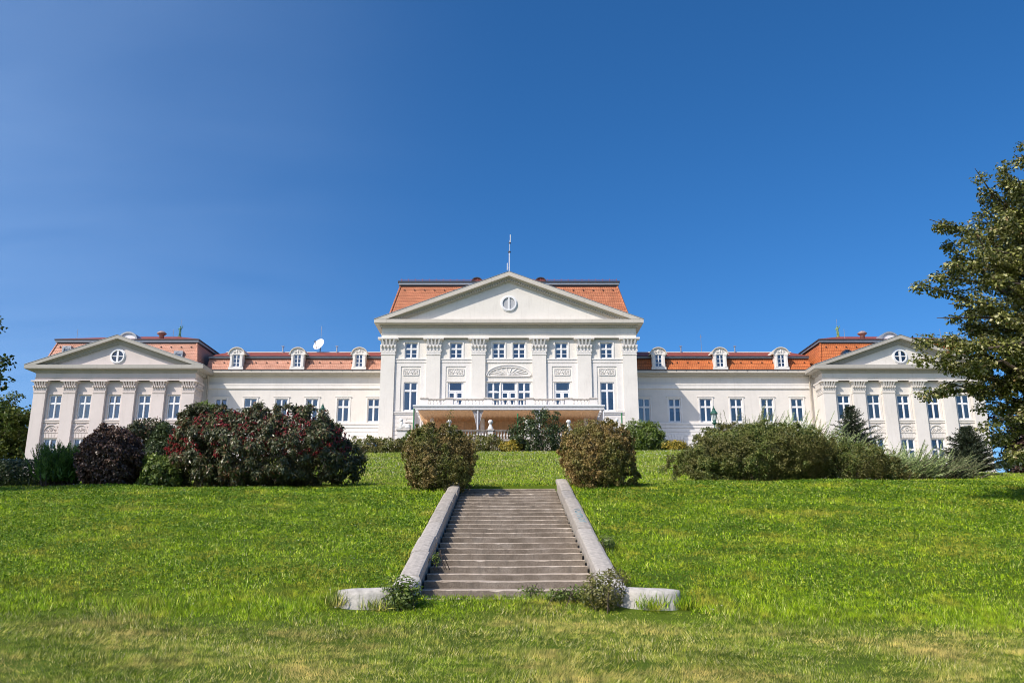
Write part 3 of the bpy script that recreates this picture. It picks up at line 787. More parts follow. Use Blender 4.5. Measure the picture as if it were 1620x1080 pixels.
def oculus(xc, y, zc, r, glazed):
    mb = MB()
    full = lambda rr: arc_pts(xc, zc, rr, 0, 2 * math.pi * 23 / 24, 24)
    mb.ring(full(r), full(r * .82), y - .16, y + .02, closed=True)
    mb.ring(full(r * 1.12), full(r), y - .07, y + .02, closed=True)
    if glazed:
        mb.box(xc - .11, xc + .11, y - .13, y - .02, zc - r * .82, zc + r * .82); mb.box(xc - r * .82, xc - .11, y - .1, y - .03, zc - .045, zc + .045); mb.box(xc + .11, xc + r * .82, y - .1, y - .03, zc - .045, zc + .045)
    else:
        mb.box(xc - .09, xc + .09, y - .13, y - .02, zc - r * .82, zc + r * .82)
    fr = mb.build('round_window', 'frame', PAL)
    p = MB(); p.prism(full(r * .83), y - .045, y - .012)
    p.build('pane', 'glass' if glazed else plain('pale_louvre', (.42, .43, .45), .7), fr)
    b = MB(); b.prism(full(r * .82), y - .012, y - .004); 
    if glazed: b.build('backing', 'room', fr)

# ---------- one classical front: entablature and pediment
def pediment(xc, hw_eave, hw_wall, yf, yw, zc0, zc1, zap, zfr0, dent, mat, zarch0, roof_y, corn_t=.43, cm='corn'):
    """yf cornice front, yw entablature face; zc0..zc1 horizontal corona; zap apex"""
    ov = yw - yf
    # entablature: architrave + frieze block
    mb = MB()
    yb = yw + 1.0
    mb.box(xc - hw_wall, xc + hw_wall, yw, yb, zarch0, zfr0)
    mb.box(xc - hw_wall - .06, xc + hw_wall + .06, yw - .06, yb, zarch0 + (zfr0 - zarch0) * .33, zarch0 + (zfr0 - zarch0) * .38)
    mb.box(xc - hw_wall - .05, xc + hw_wall + .05, yw - .05, yb, zarch0, zarch0 + .09)
    mb.build('entablature', mat, PAL)
    # horizontal cornice with returns
    mb = MB(); th = zc1 - zc0
    mb.box(xc - hw_eave, xc + hw_eave, yf, yw + 6, zc0 + th * .12, zc1)
    mb.box(xc - hw_eave + .07, xc + hw_eave - .07, yf + .07, yw + 6, zc0, zc0 + th * .12)
    d0 = zc0 - .38
    mb.box(xc - hw_wall - ov * .42, xc + hw_wall + ov * .42, yw - ov * .42, yw + 6, d0 + .30, zc0)
    mb.box(xc - hw_wall - ov * .25, xc + hw_wall + ov * .25, yw - ov * .25, yw + 6, d0 + .12, d0 + .30)
    mb.box(xc - hw_wall - ov * .12, xc + hw_wall + ov * .12, yw - ov * .12, yw + 6, zfr0, d0 + .12)
    if dent:
        n = int(2 * hw_wall / .24)
        for i in range(n + 1):
            x = xc - hw_wall + 2 * hw_wall * i / n
            mb.box(x - .065, x + .065, yw - ov * .40, yw - ov * .25 + .01, d0 + .13, d0 + .295)
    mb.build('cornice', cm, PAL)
    # raking cornice
    mb = MB()
    sl = (zap - zc1) / hw_eave; L = math.hypot(1, sl)
    def strip(t0, t1, y0, y1, mi=0, hw=hw_eave):      # bands measured square to the slope, below the top line
        d0_, d1_ = t0 * L, t1 * L
        zt = lambda x: zap - abs(x - xc) * sl
        for sx in (-1, 1):
            xo0 = hw - max(0, d0_ - 0) / sl * 1.0; xo1 = hw - d1_ / sl
            mb.prism([(xc, zap - d0_), (xc, zap - d1_), (xc + sx * xo1, zc1 + .002), (xc + sx * xo0, zc1 + .002)], y0, y1, mi)
    strip(0, corn_t, yf - .015, roof_y)
    strip(corn_t, corn_t + .14, yw - ov * .5, roof_y)
    strip(corn_t + .14, corn_t + .36, yw - ov * .28, roof_y)
    strip(corn_t + .36, corn_t + .50, yw - ov * .12, roof_y)
    if dent:
        hwd = hw_eave - (corn_t + .25) * L / sl
        n = int(hwd / .24)
        ca, sa = 1 / L, sl / L
        for sx in (-1, 1):
            for i in range(n):
                x = hwd * (i + .5) / n; zc_ = zap - (corn_t + .25) * L - x * sl
                pts = [(-.065, -.10), (.065, -.10), (.065, .10), (-.065, .10)]
                mb.prism([(xc + sx * (x + px * ca + pz * sa), zc_ - px * sa + pz * ca) for px, pz in pts], yw - ov * .46, yw - ov * .27)
    mb.build('raking_cornice', cm, PAL)
    # thin metal edge on top
    mb = MB()
    for sx in (-1, 1):
        mb.prism([(xc, zap + .035), (xc, zap + .003), (xc + sx * (hw_eave + .0), zc1 + .003), (xc + sx * (hw_eave + .05), zc1 + .035)], yf - .05, roof_y)
    mb.build('flashing', 'metal', PAL)
    # tympanum
    mb = MB(); tt = (corn_t + .46) * L
    mb.prism([(xc, zap - tt), (xc - hw_eave + tt / sl, zc1 + .002), (xc + hw_eave - tt / sl, zc1 + .002)], yw, yw + .5)
    mb.build('tympanum', mat, PAL)

def mansard(xc, hb, ht, yb, yt, zb, zt, depth_b, mat, up_ridge, ridge_hw, hooks=True, gut=.45):
    """steep tiled skirt, zinc gutter, low hipped upper roof"""
    mb = MB()
    y2b = yb + depth_b; dy = yt - yb; y2t = y2b - dy
    B = [(xc - hb, yb, zb), (xc + hb, yb, zb), (xc + hb, y2b, zb), (xc - hb, y2b, zb)]
    T = [(xc - ht, yt, zt), (xc + ht, yt, zt), (xc + ht, y2t, zt), (xc - ht, y2t, zt)]
    for i in range(4):
        j = (i + 1) % 4; mb.quad(B[i], B[j], T[j], T[i])
    ob = mb.build('mansard_roof', mat, PAL)
    for sx in (-1, 1):
        mb = MB(); mb.tube([(xc + sx * hb, yb, zb), (xc + sx * ht, yt, zt)], .11, 6)
        mb.build('hip_tiles', mat, ob)
    if hooks:
        mb = MB(); n = int(2 * ht / 1.1)
        for i in range(n + 1):
            x = xc - ht + .5 + (2 * ht - 1.0) * i / n; z = zt - .42; y = yt - dy * .42 / (zt - zb)
            mb = MB(); mb.box(x - .07, x + .05, y - .14, y + .02, z - .06, z + .02)
            mb.build('roof_hook', 'dark', ob)
    # gutter
    mb = MB(); e = .18
    mb.box(xc - ht - .03, xc + ht + .03, yt - .03, y2t + .03, zt, zt + gut * .3, 1)
    mb.box(xc - ht - e, xc + ht + e, yt - e, y2t + e, zt + gut * .3, zt + gut * .72, 0)
    mb.box(xc - ht - e - .08, xc + ht + e + .08, yt - e - .08, y2t + e + .08, zt + gut * .72, zt + gut, 1)
    mb.build('gutter', ['metal', 'dark'], PAL)
    # upper roof
    mb = MB(); z0 = zt + gut + .003; h = ht + e + .06; ya, yc = yt - e - .06, y2t + e + .06; ym = (ya + yc) / 2
    rl = ridge_hw
    A = [(xc - h, ya, z0), (xc + h, ya, z0), (xc + h, yc, z0), (xc - h, yc, z0)]
    if rl < h:
        r0, r1 = (xc - rl, ym, up_ridge), (xc + rl, ym, up_ridge)
        mb.add(A + [r0, r1], [(0, 1, 5, 4), (1, 2, 5), (2, 3, 4, 5), (3, 0, 4)])
    mb.build('upper_roof', 'tile_up', PAL)
    return ym

# =============== central block
YC = 84.6
def central_block():
    HWc = 13.18; yp = 84.33
    bays = [(-11.75, -8.49), (-7.07, -3.84), (-2.42, 2.42), (3.84, 7.07), (8.49, 11.75)]
    ups = [-10.12, -5.45, -1.05, 1.05, 5.45, 10.12]
    ops = [(x - .66, x + .66, 20.12, 21.84) for x in ups]
    ops += [(sx * 10.08 - .71, sx * 10.08 + .71, 14.64, 17.64) for sx in (-1, 1)]
    ops += [(sx * 5.46 - .80, sx * 5.46 + .80, 14.6, 17.65) for sx in (-1, 1)]
    ops += [(-.80, .80, 14.6, 17.65), (-2.25, -.91, 14.6, 17.65), (.91, 2.25, 14.6, 17.65)]
    # ground-floor blind arches in the end bays
    mb = MB()
    wall_open(mb, -13.0, 13.0, 9.0, 22.3, YC, ops, .22)
    wall_open(mb, -13.0, 13.0, 9.0, 24.3, 103, [], .1)
    for sx in (-1, 1): mb.quad((sx * 13.0, YC, 9), (sx * 13.0, 103, 9), (sx * 13.0, 103, 24.3), (sx * 13.0, YC, 24.3))
    mb.build('wall', 'white', PAL)
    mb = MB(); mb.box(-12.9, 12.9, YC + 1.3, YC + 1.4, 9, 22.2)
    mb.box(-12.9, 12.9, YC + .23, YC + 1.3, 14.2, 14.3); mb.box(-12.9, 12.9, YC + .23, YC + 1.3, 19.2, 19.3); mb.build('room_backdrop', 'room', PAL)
    # sill course, string course, panels, one moulded field per bay
    for k, (a, b) in enumerate(bays):
        mb = MB()
        mb.box(a, b, YC - .10, YC + .01, 19.70, 19.98); mb.box(a, b, YC - .16, YC + .01, 19.98, 20.08)
        if k != 2:
            c = {0: -10.08, 1: -5.46, 3: 5.46, 4: 10.08}[k]
            wall_open(mb, a, b, 14.62, 19.62, YC - .075, [(c - 1.03, c + 1.03, 14.62, 19.28)], .075)
            mb.quad((a, YC - .075, 19.62), (b, YC - .075, 19.62), (b, YC, 19.62), (a, YC, 19.62))
        if k in (0, 4):
            sx = -1 if k == 0 else 1
            mb.box(a, b, YC - .14, YC + .01, 14.30, 14.46); mb.box(a, b, YC - .20, YC + .01, 14.46, 14.56)
            mb.box(sx * 10.08 - .8, sx * 10.08 + .8, YC - .16, YC + .01, 14.563, 14.61)
            courses(mb, a, b, 9.2, 14.26, YC, [('arc', sx * 10.12, 12.55, .95), (sx * 10.12 - .95, sx * 10.12 + .95, 9.2, 12.6)], .42)
            mb.ring(arc_pts(sx * 10.12, 12.55, 1.12), arc_pts(sx * 10.12, 12.55, .93), YC - .09, YC + .01)
            mb.box(sx * 10.12 - .95, sx * 10.12 + .95, YC - .12, YC + .01, 12.45, 12.53)
        mb.build('wall_moulding', 'trim', PAL)
    for sx in (-1, 1):                                   # fill of the blind arches
        mb = MB(); mb.prism(arc_pts(sx * 10.12, 12.55, .92), YC - .03, YC + .005); spiral(mb, sx * 10.12, YC - .05, 12.9, .3, 1.5, .045); mb.build('arch_relief', 'corn', PAL)
    # pilasters
    for xc in (-12.47, -7.78, -3.13, 3.13, 7.78, 12.47):
        w = 1.42
        mb = MB()
        mb.box(xc - w / 2, xc + w / 2, yp, YC + .02, 9.6, 20.45)
        mb.box(xc - w / 2 - .1, xc + w / 2 + .1, yp - .1, YC + .02, 9.0, 9.6)
        p = mb.build('pilaster', 'white', PAL)
        mb = MB(); capital(mb, xc, w, yp, YC + .02, 20.45, 22.24, 4, .36); mb.build('capital', 'trim', p)
    # side corners return
    for sx in (-1, 1):
        mb = MB(); a, b = sorted((sx * 13.0, sx * 13.18)); mb.box(a, b, YC + .02, YC + 1.3, 9, 20.45); mb.build('corner_pilaster', 'white', PAL)
    for k, x in enumerate(ups): place_win('upper', x, YC + .12, 20.12, [2, 1, 3, 2, 4, 1][k])
    for x, m in ((-10.08, 1), (10.08, 4)): place_win('tall', x, YC + .12, 14.64, m)
    for x in (-5.46, 0, 5.46): place_win('door', x, YC + .10, 14.6, 0)
    for x in (-1.58, 1.58): place_win('side', x, YC + .12, 14.6, 3 if x > 0 else 0)
    # window surrounds
    for x in ups:
        mb = MB()
        for sx in (-1, 1): mb.box(x + sx * .73 - .07, x + sx * .73 + .07, YC - .05, YC + .01, 20.082, 21.92)
        mb.box(x - .66, x + .66, YC - .05, YC + .01, 21.845, 21.92); mb.build('window_surround', 'trim', PAL)
    for x, hw in ((-5.46, .80), (5.46, .80), (0, 2.28)):
        mb = MB(); mb.box(x - hw - .16, x + hw + .16, YC - .06, YC + .01, 17.66, 17.78); mb.build('window_surround', 'trim', PAL)
    for x in (-10.08, -5.46, 5.46, 10.08): relief_panel(x, YC - .0, 18.36, 19.04, .80)
    # segmental arch relief with fan
    mb = MB()
    def seg(hw, z0, rise, n=25): return [(hw * math.cos(a), z0 + rise * math.sin(a)) for a in np.linspace(0, math.pi, n)]
    mb.ring(seg(2.24, 18.32, 1.06), seg(2.06, 18.32, .86), YC - .10, YC + .01); mb.ring(seg(2.33, 18.32, 1.14), seg(2.24, 18.32, 1.06), YC - .17, YC + .01)
    mb.box(-2.2, 2.2, YC - .12, YC + .01, 18.22, 18.315)
    for a in np.linspace(.0, math.pi, 12)[1:-1]:
        x1, z1 = 1.98 * math.cos(a), .80 * math.sin(a)
        mb.tube([(.22 * math.cos(a), YC - .03, 18.36 + .1 * math.sin(a)), (x1, YC - .03, 18.34 + z1)], [.03, .055], 5)
    mb.ellipsoid((0, YC - .02, 18.42), (.2, .12, .14), 6, 10)
    mb.build('arch_relief', 'trim', PAL)
    pediment(0, 13.92, 13.2, 83.50, 84.30, 23.62, 24.05, 29.25, 23.42, True, 'white', 22.24, 86.9)
    oculus(0, 84.30, 25.95, .80, False)
    mansard(0, 12.9, 11.72, 85.2, 86.5, 24.06, 28.55, 17.6, 'tile_c', 30.2, 4.5, True, .58)
    # covering of the pediment behind its raking cornice meets the mansard; snow rail, roof eyes, hatches
    mb = MB()
    for i in range(32): mb.box(-11.6 + i * .75 - .02, -11.6 + i * .75 + .02, 86.22, 86.26, 29.10, 29.36)
    mb.box(-11.7, 11.7, 86.225, 86.255, 29.24, 29.27); mb.build('snow_rail', plain('red_rail', (.30, .09, .08), .6), PAL)
    for sx in (-1, 1):
        mb = MB(); mb.ring(arc_pts(sx * 3.45, 29.08, .60, math.pi, 0, 15, .85), arc_pts(sx * 3.45, 29.08, .50, math.pi, 0, 15, .82), 86.3, 88.6); ob = mb.build('roof_eye', 'dark', PAL)
        mb = MB(); mb.prism(arc_pts(sx * 3.45, 29.08, .50, math.pi, 0, 15, .82), 86.42, 86.5); mb.build('louvre', 'tile_up', ob)
        roof_hatch(sx * 9.45, 85.62, 25.62, .95, .62)
def roof_hatch(x, y, z, w, h):
    mb = MB()
    mb.ring([(x - w / 2, z), (x - w / 2, z + h), (x + w / 2, z + h), (x + w / 2, z)], [(x - w * .32, z)] + [(x - w * .32, z + h * .45), (x + w * .32, z + h * .45), (x + w * .32, z)], y - .12, y + .6)
    mb.ring(arc_pts(x, z + h * .40, w * .36, math.pi, 0, 10, .9), arc_pts(x, z + h * .40, w * .29, math.pi, 0, 10, .9), y - .16, y - .02)
    ob = mb.build('roof_hatch', 'metal', PAL)
    mb = MB(); mb.box(x - w * .32, x + w * .32, y - .02, y + .02, z, z + h * .9); mb.build('pane', 'glass', ob)
    mb = MB(); mb.box(x - w * .32, x + w * .32, y + .03, y + .06, z, z + h * .9); mb.build('backing', 'dark', ob)
central_block()

# =============== wings
def wing(sx):
    YW = 90.0
    xs = [31.27, 28.04, 24.68, 21.36, 17.98, 14.68]
    ops = [(sx * x - .66, sx * x + .66, 14.36, 16.96) for x in xs] + [(sx * x - .70, sx * x + .70, 9.6, 12.42) for x in xs]
    a, b = sorted((sx * 12.9, sx * 33.4))
    mb = MB(); wall_open(mb, a, b, 8.0, 19.3, YW, ops, .22); mb.build('wall', 'cream', PAL)
    mb = MB(); wall_open(mb, a, b, 8.0, 19.9, 101, [], .1); mb.build('rear_wall', 'cream', PAL)
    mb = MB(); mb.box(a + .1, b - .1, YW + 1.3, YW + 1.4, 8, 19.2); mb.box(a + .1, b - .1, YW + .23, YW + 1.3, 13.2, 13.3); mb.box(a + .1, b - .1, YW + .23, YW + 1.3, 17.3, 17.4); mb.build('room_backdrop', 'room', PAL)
    mb = MB(); a2, b2 = sorted((sx * 13.2, sx * 33.0))
    mb.box(a2, b2, YW - .12, YW + .01, 18.02, 18.46); mb.box(a2, b2, YW - .16, YW + .01, 18.40, 18.52)
    mb.box(a2, b2, YW - .17, YW + .01, 14.10, 14.30); mb.box(a2, b2, YW - .10, YW + .01, 13.72, 14.06)
    courses(mb, a2, b2, 8.6, 13.70, YW, [(sx * x - .82, sx * x + .82, 9.4, 12.5) for x in xs], .425, .05, .055)
    for x in xs:                                   # surrounds
        for s2 in (-1, 1): mb.box(sx * x + s2 * .745 - .075, sx * x + s2 * .745 + .075, YW - .05, YW + .01, 14.302, 17.10)
        mb.box(sx * x - .67, sx * x + .67, YW - .05, YW + .01, 16.965, 17.10); mb.box(sx * x - .9, sx * x + .9, YW - .11, YW + .01, 17.102, 17.16)
        for i in range(5): mb.hexa([(sx * x + (i - 2.5) * .29 + .015, YW - .09, 12.44), (sx * x + (i - 1.5) * .29 - .015, YW - .09, 12.44), (sx * x + (i - 1.5) * .29 - .015, YW, 12.44), (sx * x + (i - 2.5) * .29 + .015, YW, 12.44)],
                                   [(sx * x + (i - 2.5) * .36 + .015, YW - .09, 13.05), (sx * x + (i - 1.5) * .36 - .015, YW - .09, 13.05), (sx * x + (i - 1.5) * .36 - .015, YW, 13.05), (sx * x + (i - 2.5) * .36 + .015, YW, 13.05)])
    mb.build('wall_moulding', 'trim' if sx < 0 else 'trim', PAL)
    mb = MB()
    mb.box(a2, b2, YW - .75, YW + 1, 19.66, 19.92); mb.box(a2, b2, YW - .66, YW + 1, 19.60, 19.66)
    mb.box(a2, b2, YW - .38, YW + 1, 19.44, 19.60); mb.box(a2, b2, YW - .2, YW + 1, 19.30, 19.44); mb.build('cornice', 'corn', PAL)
    mb = MB(); mb.box(a2, b2, YW - .80, YW + .5, 19.923, 20.02); 
    for i in range(18): 
        x = a2 + (b2 - a2) * (i + .5) / 18; mb.box(x - .03, x + .03, YW - .84, YW - .80, 19.9, 20.0)
    mb.build('gutter', 'dark', PAL)
    # roof
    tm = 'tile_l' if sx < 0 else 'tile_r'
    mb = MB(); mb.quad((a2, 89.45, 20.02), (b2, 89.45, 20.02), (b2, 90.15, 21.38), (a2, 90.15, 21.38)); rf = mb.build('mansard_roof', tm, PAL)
    mb = MB(); n = 17
    for i in range(n):
        x = a2 + (b2 - a2) * (i + .5) / n; mb = MB(); mb.box(x - .06, x + .06, 89.78, 89.94, 20.90, 20.97)
        mb.build('roof_hook', 'dark', rf)
    mb = MB(); mb.box(a2, b2, 90.0, 90.4, 21.38, 21.46, 1); mb.box(a2, b2, 89.92, 90.4, 21.46, 21.60, 0); mb.box(a2, b2, 89.84, 90.4, 21.60, 21.66, 1); mb.build('gutter', ['metal', 'dark'], PAL)
    mb = MB(); mb.quad((a2, 89.84, 21.663), (b2, 89.84, 21.663), (b2, 95.5, 23.42), (a2, 95.5, 23.42)); mb.quad((a2, 95.5, 23.42), (b2, 95.5, 23.42), (b2, 101.5, 20.0), (a2, 101.5, 20.0)); mb.build('upper_roof', 'tile_up', PAL)
    mb = MB(); mb.tube([(a2, 95.5, 23.42), (b2, 95.5, 23.42)], .10, 6); mb.build('ridge_tiles', 'corn', PAL)
    modes = [1, 3, 1, 2, 4, 1] if sx > 0 else [2, 0, 1, 3, 0, 2]
    for k, x in enumerate(xs):
        place_win('std', sx * x, YW + .12, 14.36, modes[k]); place_win('low', sx * x, YW + .12, 9.6, 2)
    for x, m in ((29.72, 0), (23.05, 0), (16.33, 0)): dormer(sx * x)
    mb = MB(); x = sx * 32.78; mb.tube([(x, 89.8, 8.2), (x, 89.8, 18.9), (x, 89.62, 19.3), (x, 89.35, 19.6)], .085, 8); mb.build('downpipe', plain('weathered_pipe', (.45, .40, .33), .6), PAL)
    for x in (20.1, 26.4):                                # roof vents near the ridge
        mb = MB(); xx = sx * x; mb.tube([(xx, 95.3, 23.3), (xx, 95.3, 24.1)], .07, 6); mb.box(xx - .16, xx + .16, 95.2, 95.4, 24.1, 24.16); mb.build('vent_pipe', 'metal', PAL)
def dormer(x):
    y0, y1 = 89.25, 92.2; z0 = 20.03
    mb = MB(); hw = .80
    body = [(x - hw * .92, z0), (x - hw * .92, z0 + .25), (x - hw * .86, z0 + 1.2), (x - hw * 1.02, z0 + 1.72)] + arc_pts(x, z0 + 1.72, hw * .98, math.pi, 0, 13, .80) + [(x + hw * 1.02, z0 + 1.72), (x + hw * .86, z0 + 1.2), (x + hw * .92, z0 + .25), (x + hw * .92, z0)]
    inn = [(x - .39, z0 + .26)] * 2 + [(x - .39, z0 + 1.68)] * 2 + [(x - .39 + .78 * i / 12, z0 + 1.68) for i in range(13)] + [(x + .39, z0 + 1.68)] * 2 + [(x + .39, z0 + .26)] * 2
    mb.ring(body, inn, y0, y0 + .22)
    mb.box(x - .80, x + .80, y0 - .05, y0 + .2, z0 - .02, z0 + .25)
    mb.box(x - hw * .86, x - hw * .86 + .08, y0 + .22, y1, z0 + .1, z0 + 1.75); mb.box(x + hw * .86 - .08, x + hw * .86, y0 + .22, y1, z0 + .1, z0 + 1.75)
    for sx in (-1, 1):                                   # pilaster strips with scroll and console
        a, b = sorted((x + sx * .46, x + sx * .66)); mb.box(a, b, y0 - .07, y0 + .01, z0 + .25, z0 + 1.55); mb.box(a - .04, b + .04, y0 - .12, y0 + .01, z0 + 1.55, z0 + 1.68)
        spiral(mb, x + sx * .30, y0 - .03, z0 + 1.98, .14, 1.3, .035, sx)
    mb.ellipsoid((x, y0 - .02, z0 + 2.05), (.1, .08, .2), 6, 8)
    ob = mb.build('dormer', 'trim', PAL)
    mb = MB()
    o = arc_pts(x, z0 + 1.74, hw * 1.10, math.pi, 0, 17, .84); i = arc_pts(x, z0 + 1.74, hw * .98, math.pi, 0, 17, .80)
    o = [(o[0][0] - .12, o[0][1] - .05)] + o + [(o[-1][0] + .12, o[-1][1] - .05)]; i = [(i[0][0] - .10, i[0][1] - .11)] + i + [(i[-1][0] + .10, i[-1][1] - .11)]
    mb.ring(o, i, y0 - .16, y1 + .6); mb.build('dormer_hood', 'corn', ob)
    W = WIN['dorm']
    if not W['used']:
        place_win('dorm', 0, 0, 0); fr, p = W['frame'], W['pane']
    else:
        fr, p = W['frame'].copy(), W['pane'].copy(); COL.objects.link(fr); COL.objects.link(p)
    fr.parent = ob; p.parent = ob
    fr.location = p.location = Vector((x, y0 + .10, z0 + .26)) - Vector((0, 90, 8))
    mb = MB(); mb.box(x - .55, x + .55, y0 + .75, y0 + .8, z0 + .2, z0 + 1.7); mb.build('backing', 'room', ob)
wing(-1); wing(1)

# =============== end pavilions
def pavilion(sx):
    X = 41.6 * sx; YP = 87.42; yp = 87.06; mat = 'pink' if sx < 0 else 'cream'
    hw = 8.45
    pil = [-7.82, -4.69, -1.56, 1.56, 4.69, 7.82]
    pil = [-7.83 + 15.66 * i / 5 for i in range(6)]
    wx = [(pil[i] + pil[i + 1]) / 2 for i in range(5)]
    pw = 1.26
    ops = [(X + x - .66, X + x + .66, 14.26, 16.86) for x in wx] + [(X + x - .70, X + x + .70, 9.38, 12.23) for x in wx]
    mb = MB(); wall_open(mb, X - 8.3, X + 8.3, 7.0, 18.5, YP, ops, .22); wall_open(mb, X - 8.3, X + 8.3, 7.0, 19.9, 104, [], .1)
    for s2 in (-1, 1): mb.quad((X + s2 * 8.3, YP, 7), (X + s2 * 8.3, 104, 7), (X + s2 * 8.3, 104, 19.9), (X + s2 * 8.3, YP, 19.9))
    mb.build('wall', mat, PAL)
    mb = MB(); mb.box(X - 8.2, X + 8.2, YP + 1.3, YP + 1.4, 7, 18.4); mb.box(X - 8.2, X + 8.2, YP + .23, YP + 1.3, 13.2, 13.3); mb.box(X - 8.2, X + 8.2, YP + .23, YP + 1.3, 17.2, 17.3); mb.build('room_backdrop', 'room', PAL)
    modes = [0, 3, 1, 3, 1] if sx < 0 else [3, 1, 4, 1, 3]; lmodes = [1, 2, 1, 2, 1] if sx < 0 else [2, 1, 1, 2, 1]
    for k, x in enumerate(wx):
        place_win('std', X + x, YP + .12, 14.26, modes[k]); place_win('low', X + x, YP + .12, 9.38, lmodes[k])
    for x0 in pil:
        xc = X + x0; mb = MB()
        mb.box(xc - pw / 2, xc + pw / 2, yp, YP + .02, 8.9, 16.98); mb.box(xc - pw / 2 - .08, xc + pw / 2 + .08, yp - .08, YP + .02, 8.55, 8.9); mb.box(xc - pw / 2 - .2, xc + pw / 2 + .2, yp - .2, YP + .02, 8.0, 8.55); mb.box(xc - pw / 2 - .3, xc + pw / 2 + .3, yp - .32, YP + .02, 6.8, 8.0)
        p = mb.build('pilaster', mat, PAL)
        mb = MB(); capital(mb, xc, pw, yp, YP + .02, 16.98, 18.30, 5, .29); mb.build('capital', 'cream' if sx > 0 else mat, p)
    mb = MB(); mb.box(X - 8.3, X + 8.3, YP - .2, YP + .01, 7.0, 8.5); mb.build('plinth', mat, PAL)
    for s2 in (-1, 1):                              # pilaster and capital on the side return
        mb = MB(); xs_ = X + s2 * 8.3
        a, b = sorted((xs_, xs_ + s2 * .14)); mb.box(a, b, YP + .02, YP + 1.6, 7.0, 16.98); p = mb.build('corner_pilaster', mat, PAL)
        mb = MB(); mb.T = lambda v, xs_=xs_, s2=s2: Vector((xs_ + s2 * (.14 - (v.y)), YP + .75 + (v.x) * 1, v.z))
        capital(mb, .05, 1.5, 0, .15, 16.98, 18.30, 5, .20); mb.build('capital', 'cream' if sx > 0 else mat, p)
    # mouldings, tympana over ground floor windows, rustication
    for x0 in wx:
        mb = MB()
        x = X + x0; a, b = x - (15.66 / 5 - pw) / 2, x + (15.66 / 5 - pw) / 2
        mb.box(a, b, YP - .16, YP + .01, 14.06, 14.16); mb.box(a, b, YP - .11, YP + .01, 13.86, 14.06); mb.box(x - .8, x + .8, YP - .13, YP + .01, 14.163, 14.25)
        for s2 in (-1, 1): mb.box(x + s2 * .74 - .075, x + s2 * .74 + .075, YP - .05, YP + .01, 14.252, 17.0)
        mb.box(x - .665, x + .665, YP - .05, YP + .01, 16.865, 17.0)
        courses(mb, a, b, 8.5, 13.82, YP, [(x - .75, x + .75, 9.25, 12.26), ('arc', x, 12.92, .76), (x - .72, x + .72, 12.26, 12.9)], .38, .045, .05)
        mb.ring(arc_pts(x, 12.90, .80), arc_pts(x, 12.90, .69), YP - .10, YP + .01)
        mb.box(x - .86, x + .86, YP - .10, YP + .01, 12.80, 12.895)
        for i in range(5):
            q0, q1 = (i - 2.5) * .29 + .018, (i - 1.5) * .29 - .018; r0, r1 = (i - 2.5) * .34 + .018, (i - 1.5) * .34 - .018
            mb.hexa([(x + q0, YP - .06, 12.28), (x + q1, YP - .06, 12.28), (x + q1, YP, 12.28), (x + q0, YP, 12.28)], [(x + r0, YP - .06, 12.77), (x + r1, YP - .06, 12.77), (x + r1, YP, 12.77), (x + r0, YP, 12.77)])
        mb.build('wall_moulding', mat, PAL)
    for k, x0 in enumerate(wx):
        x = X + x0; mb = MB(); y = YP - .035
        if k % 2 == 0: spiral(mb, x, y, 13.18, .24, 1.6, .045); spiral(mb, x - .42, y, 13.08, .16, 1.2, .035, -1); spiral(mb, x + .42, y, 13.08, .16, 1.2, .035)
        else:
            for s2 in (-1, 1): spiral(mb, x + s2 * .28, y, 13.12, .22, 1.5, .042, s2)
            mb.ellipsoid((x, y, 13.25), (.09, .06, .24), 6, 8)
            for s2 in (-1, 1): mb.ellipsoid((x + s2 * .56, y, 13.0), (.09, .05, .09), 5, 8)
        mb.build('arch_relief', mat, PAL)
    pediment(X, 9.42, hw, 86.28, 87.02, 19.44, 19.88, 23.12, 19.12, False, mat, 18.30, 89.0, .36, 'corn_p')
    oculus(X, 87.02, 20.93, .74, True)
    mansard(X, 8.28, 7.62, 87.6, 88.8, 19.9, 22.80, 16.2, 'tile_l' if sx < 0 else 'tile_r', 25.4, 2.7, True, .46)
    # round-headed roof lantern and hatches
    mb = MB(); mb.ring(arc_pts(X + .4 * -sx * 0, 23.25, 1.02, math.pi, 0, 19, .86), arc_pts(X, 23.25, .84, math.pi, 0, 19, .84), 88.7, 93.0); ob = mb.build('barrel_dormer', 'metal', PAL)
    mb = MB(); mb.prism(arc_pts(X, 23.25, .85, math.pi, 0, 19, .85), 88.85, 88.95); mb.build('dormer_panel', 'frame', ob)
    if sx < 0: roof_hatch(X - 6.2, 88.25, 21.75, .95, .62); roof_hatch(X + 6.0, 88.05, 21.15, .95, .62)
    else:
        for dx in (-5.2, 5.6):
            mb = MB(); x = X + dx; mb.ring(arc_pts(x, 21.3, .62, math.pi, 0, 13, .95), arc_pts(x, 21.3, .50, math.pi, 0, 13, .95), 87.75, 89.2); mb.box(x - .68, x + .68, 87.72, 88.6, 21.2, 21.3); ob = mb.build('roof_eye', 'dark', PAL)
            mb = MB(); mb.prism(arc_pts(x, 21.31, .5, math.pi, 0, 13, .95), 87.85, 87.9); mb.build('pane', 'glass', ob)
            mb = MB(); mb.prism(arc_pts(x, 21.31, .5, math.pi, 0, 13, .95), 87.93, 87.98); mb.build('backing', 'dark', ob)
    mb = MB(); x = X - sx * 3.3 if sx < 0 else X - 2.6
    mb.lathe([(.26, 0), (.26, .62), (.30, .64), (.48, .78), (.52, .86), (.48, .90), (.30, 1.06), (.12, 1.12), (.01, 1.13)], (x, 89.6, 23.3), 16); mb.build('vent_cowl', plain('rusty_cowl', (.42, .30, .27), .5, .3, var=.3), PAL, True)
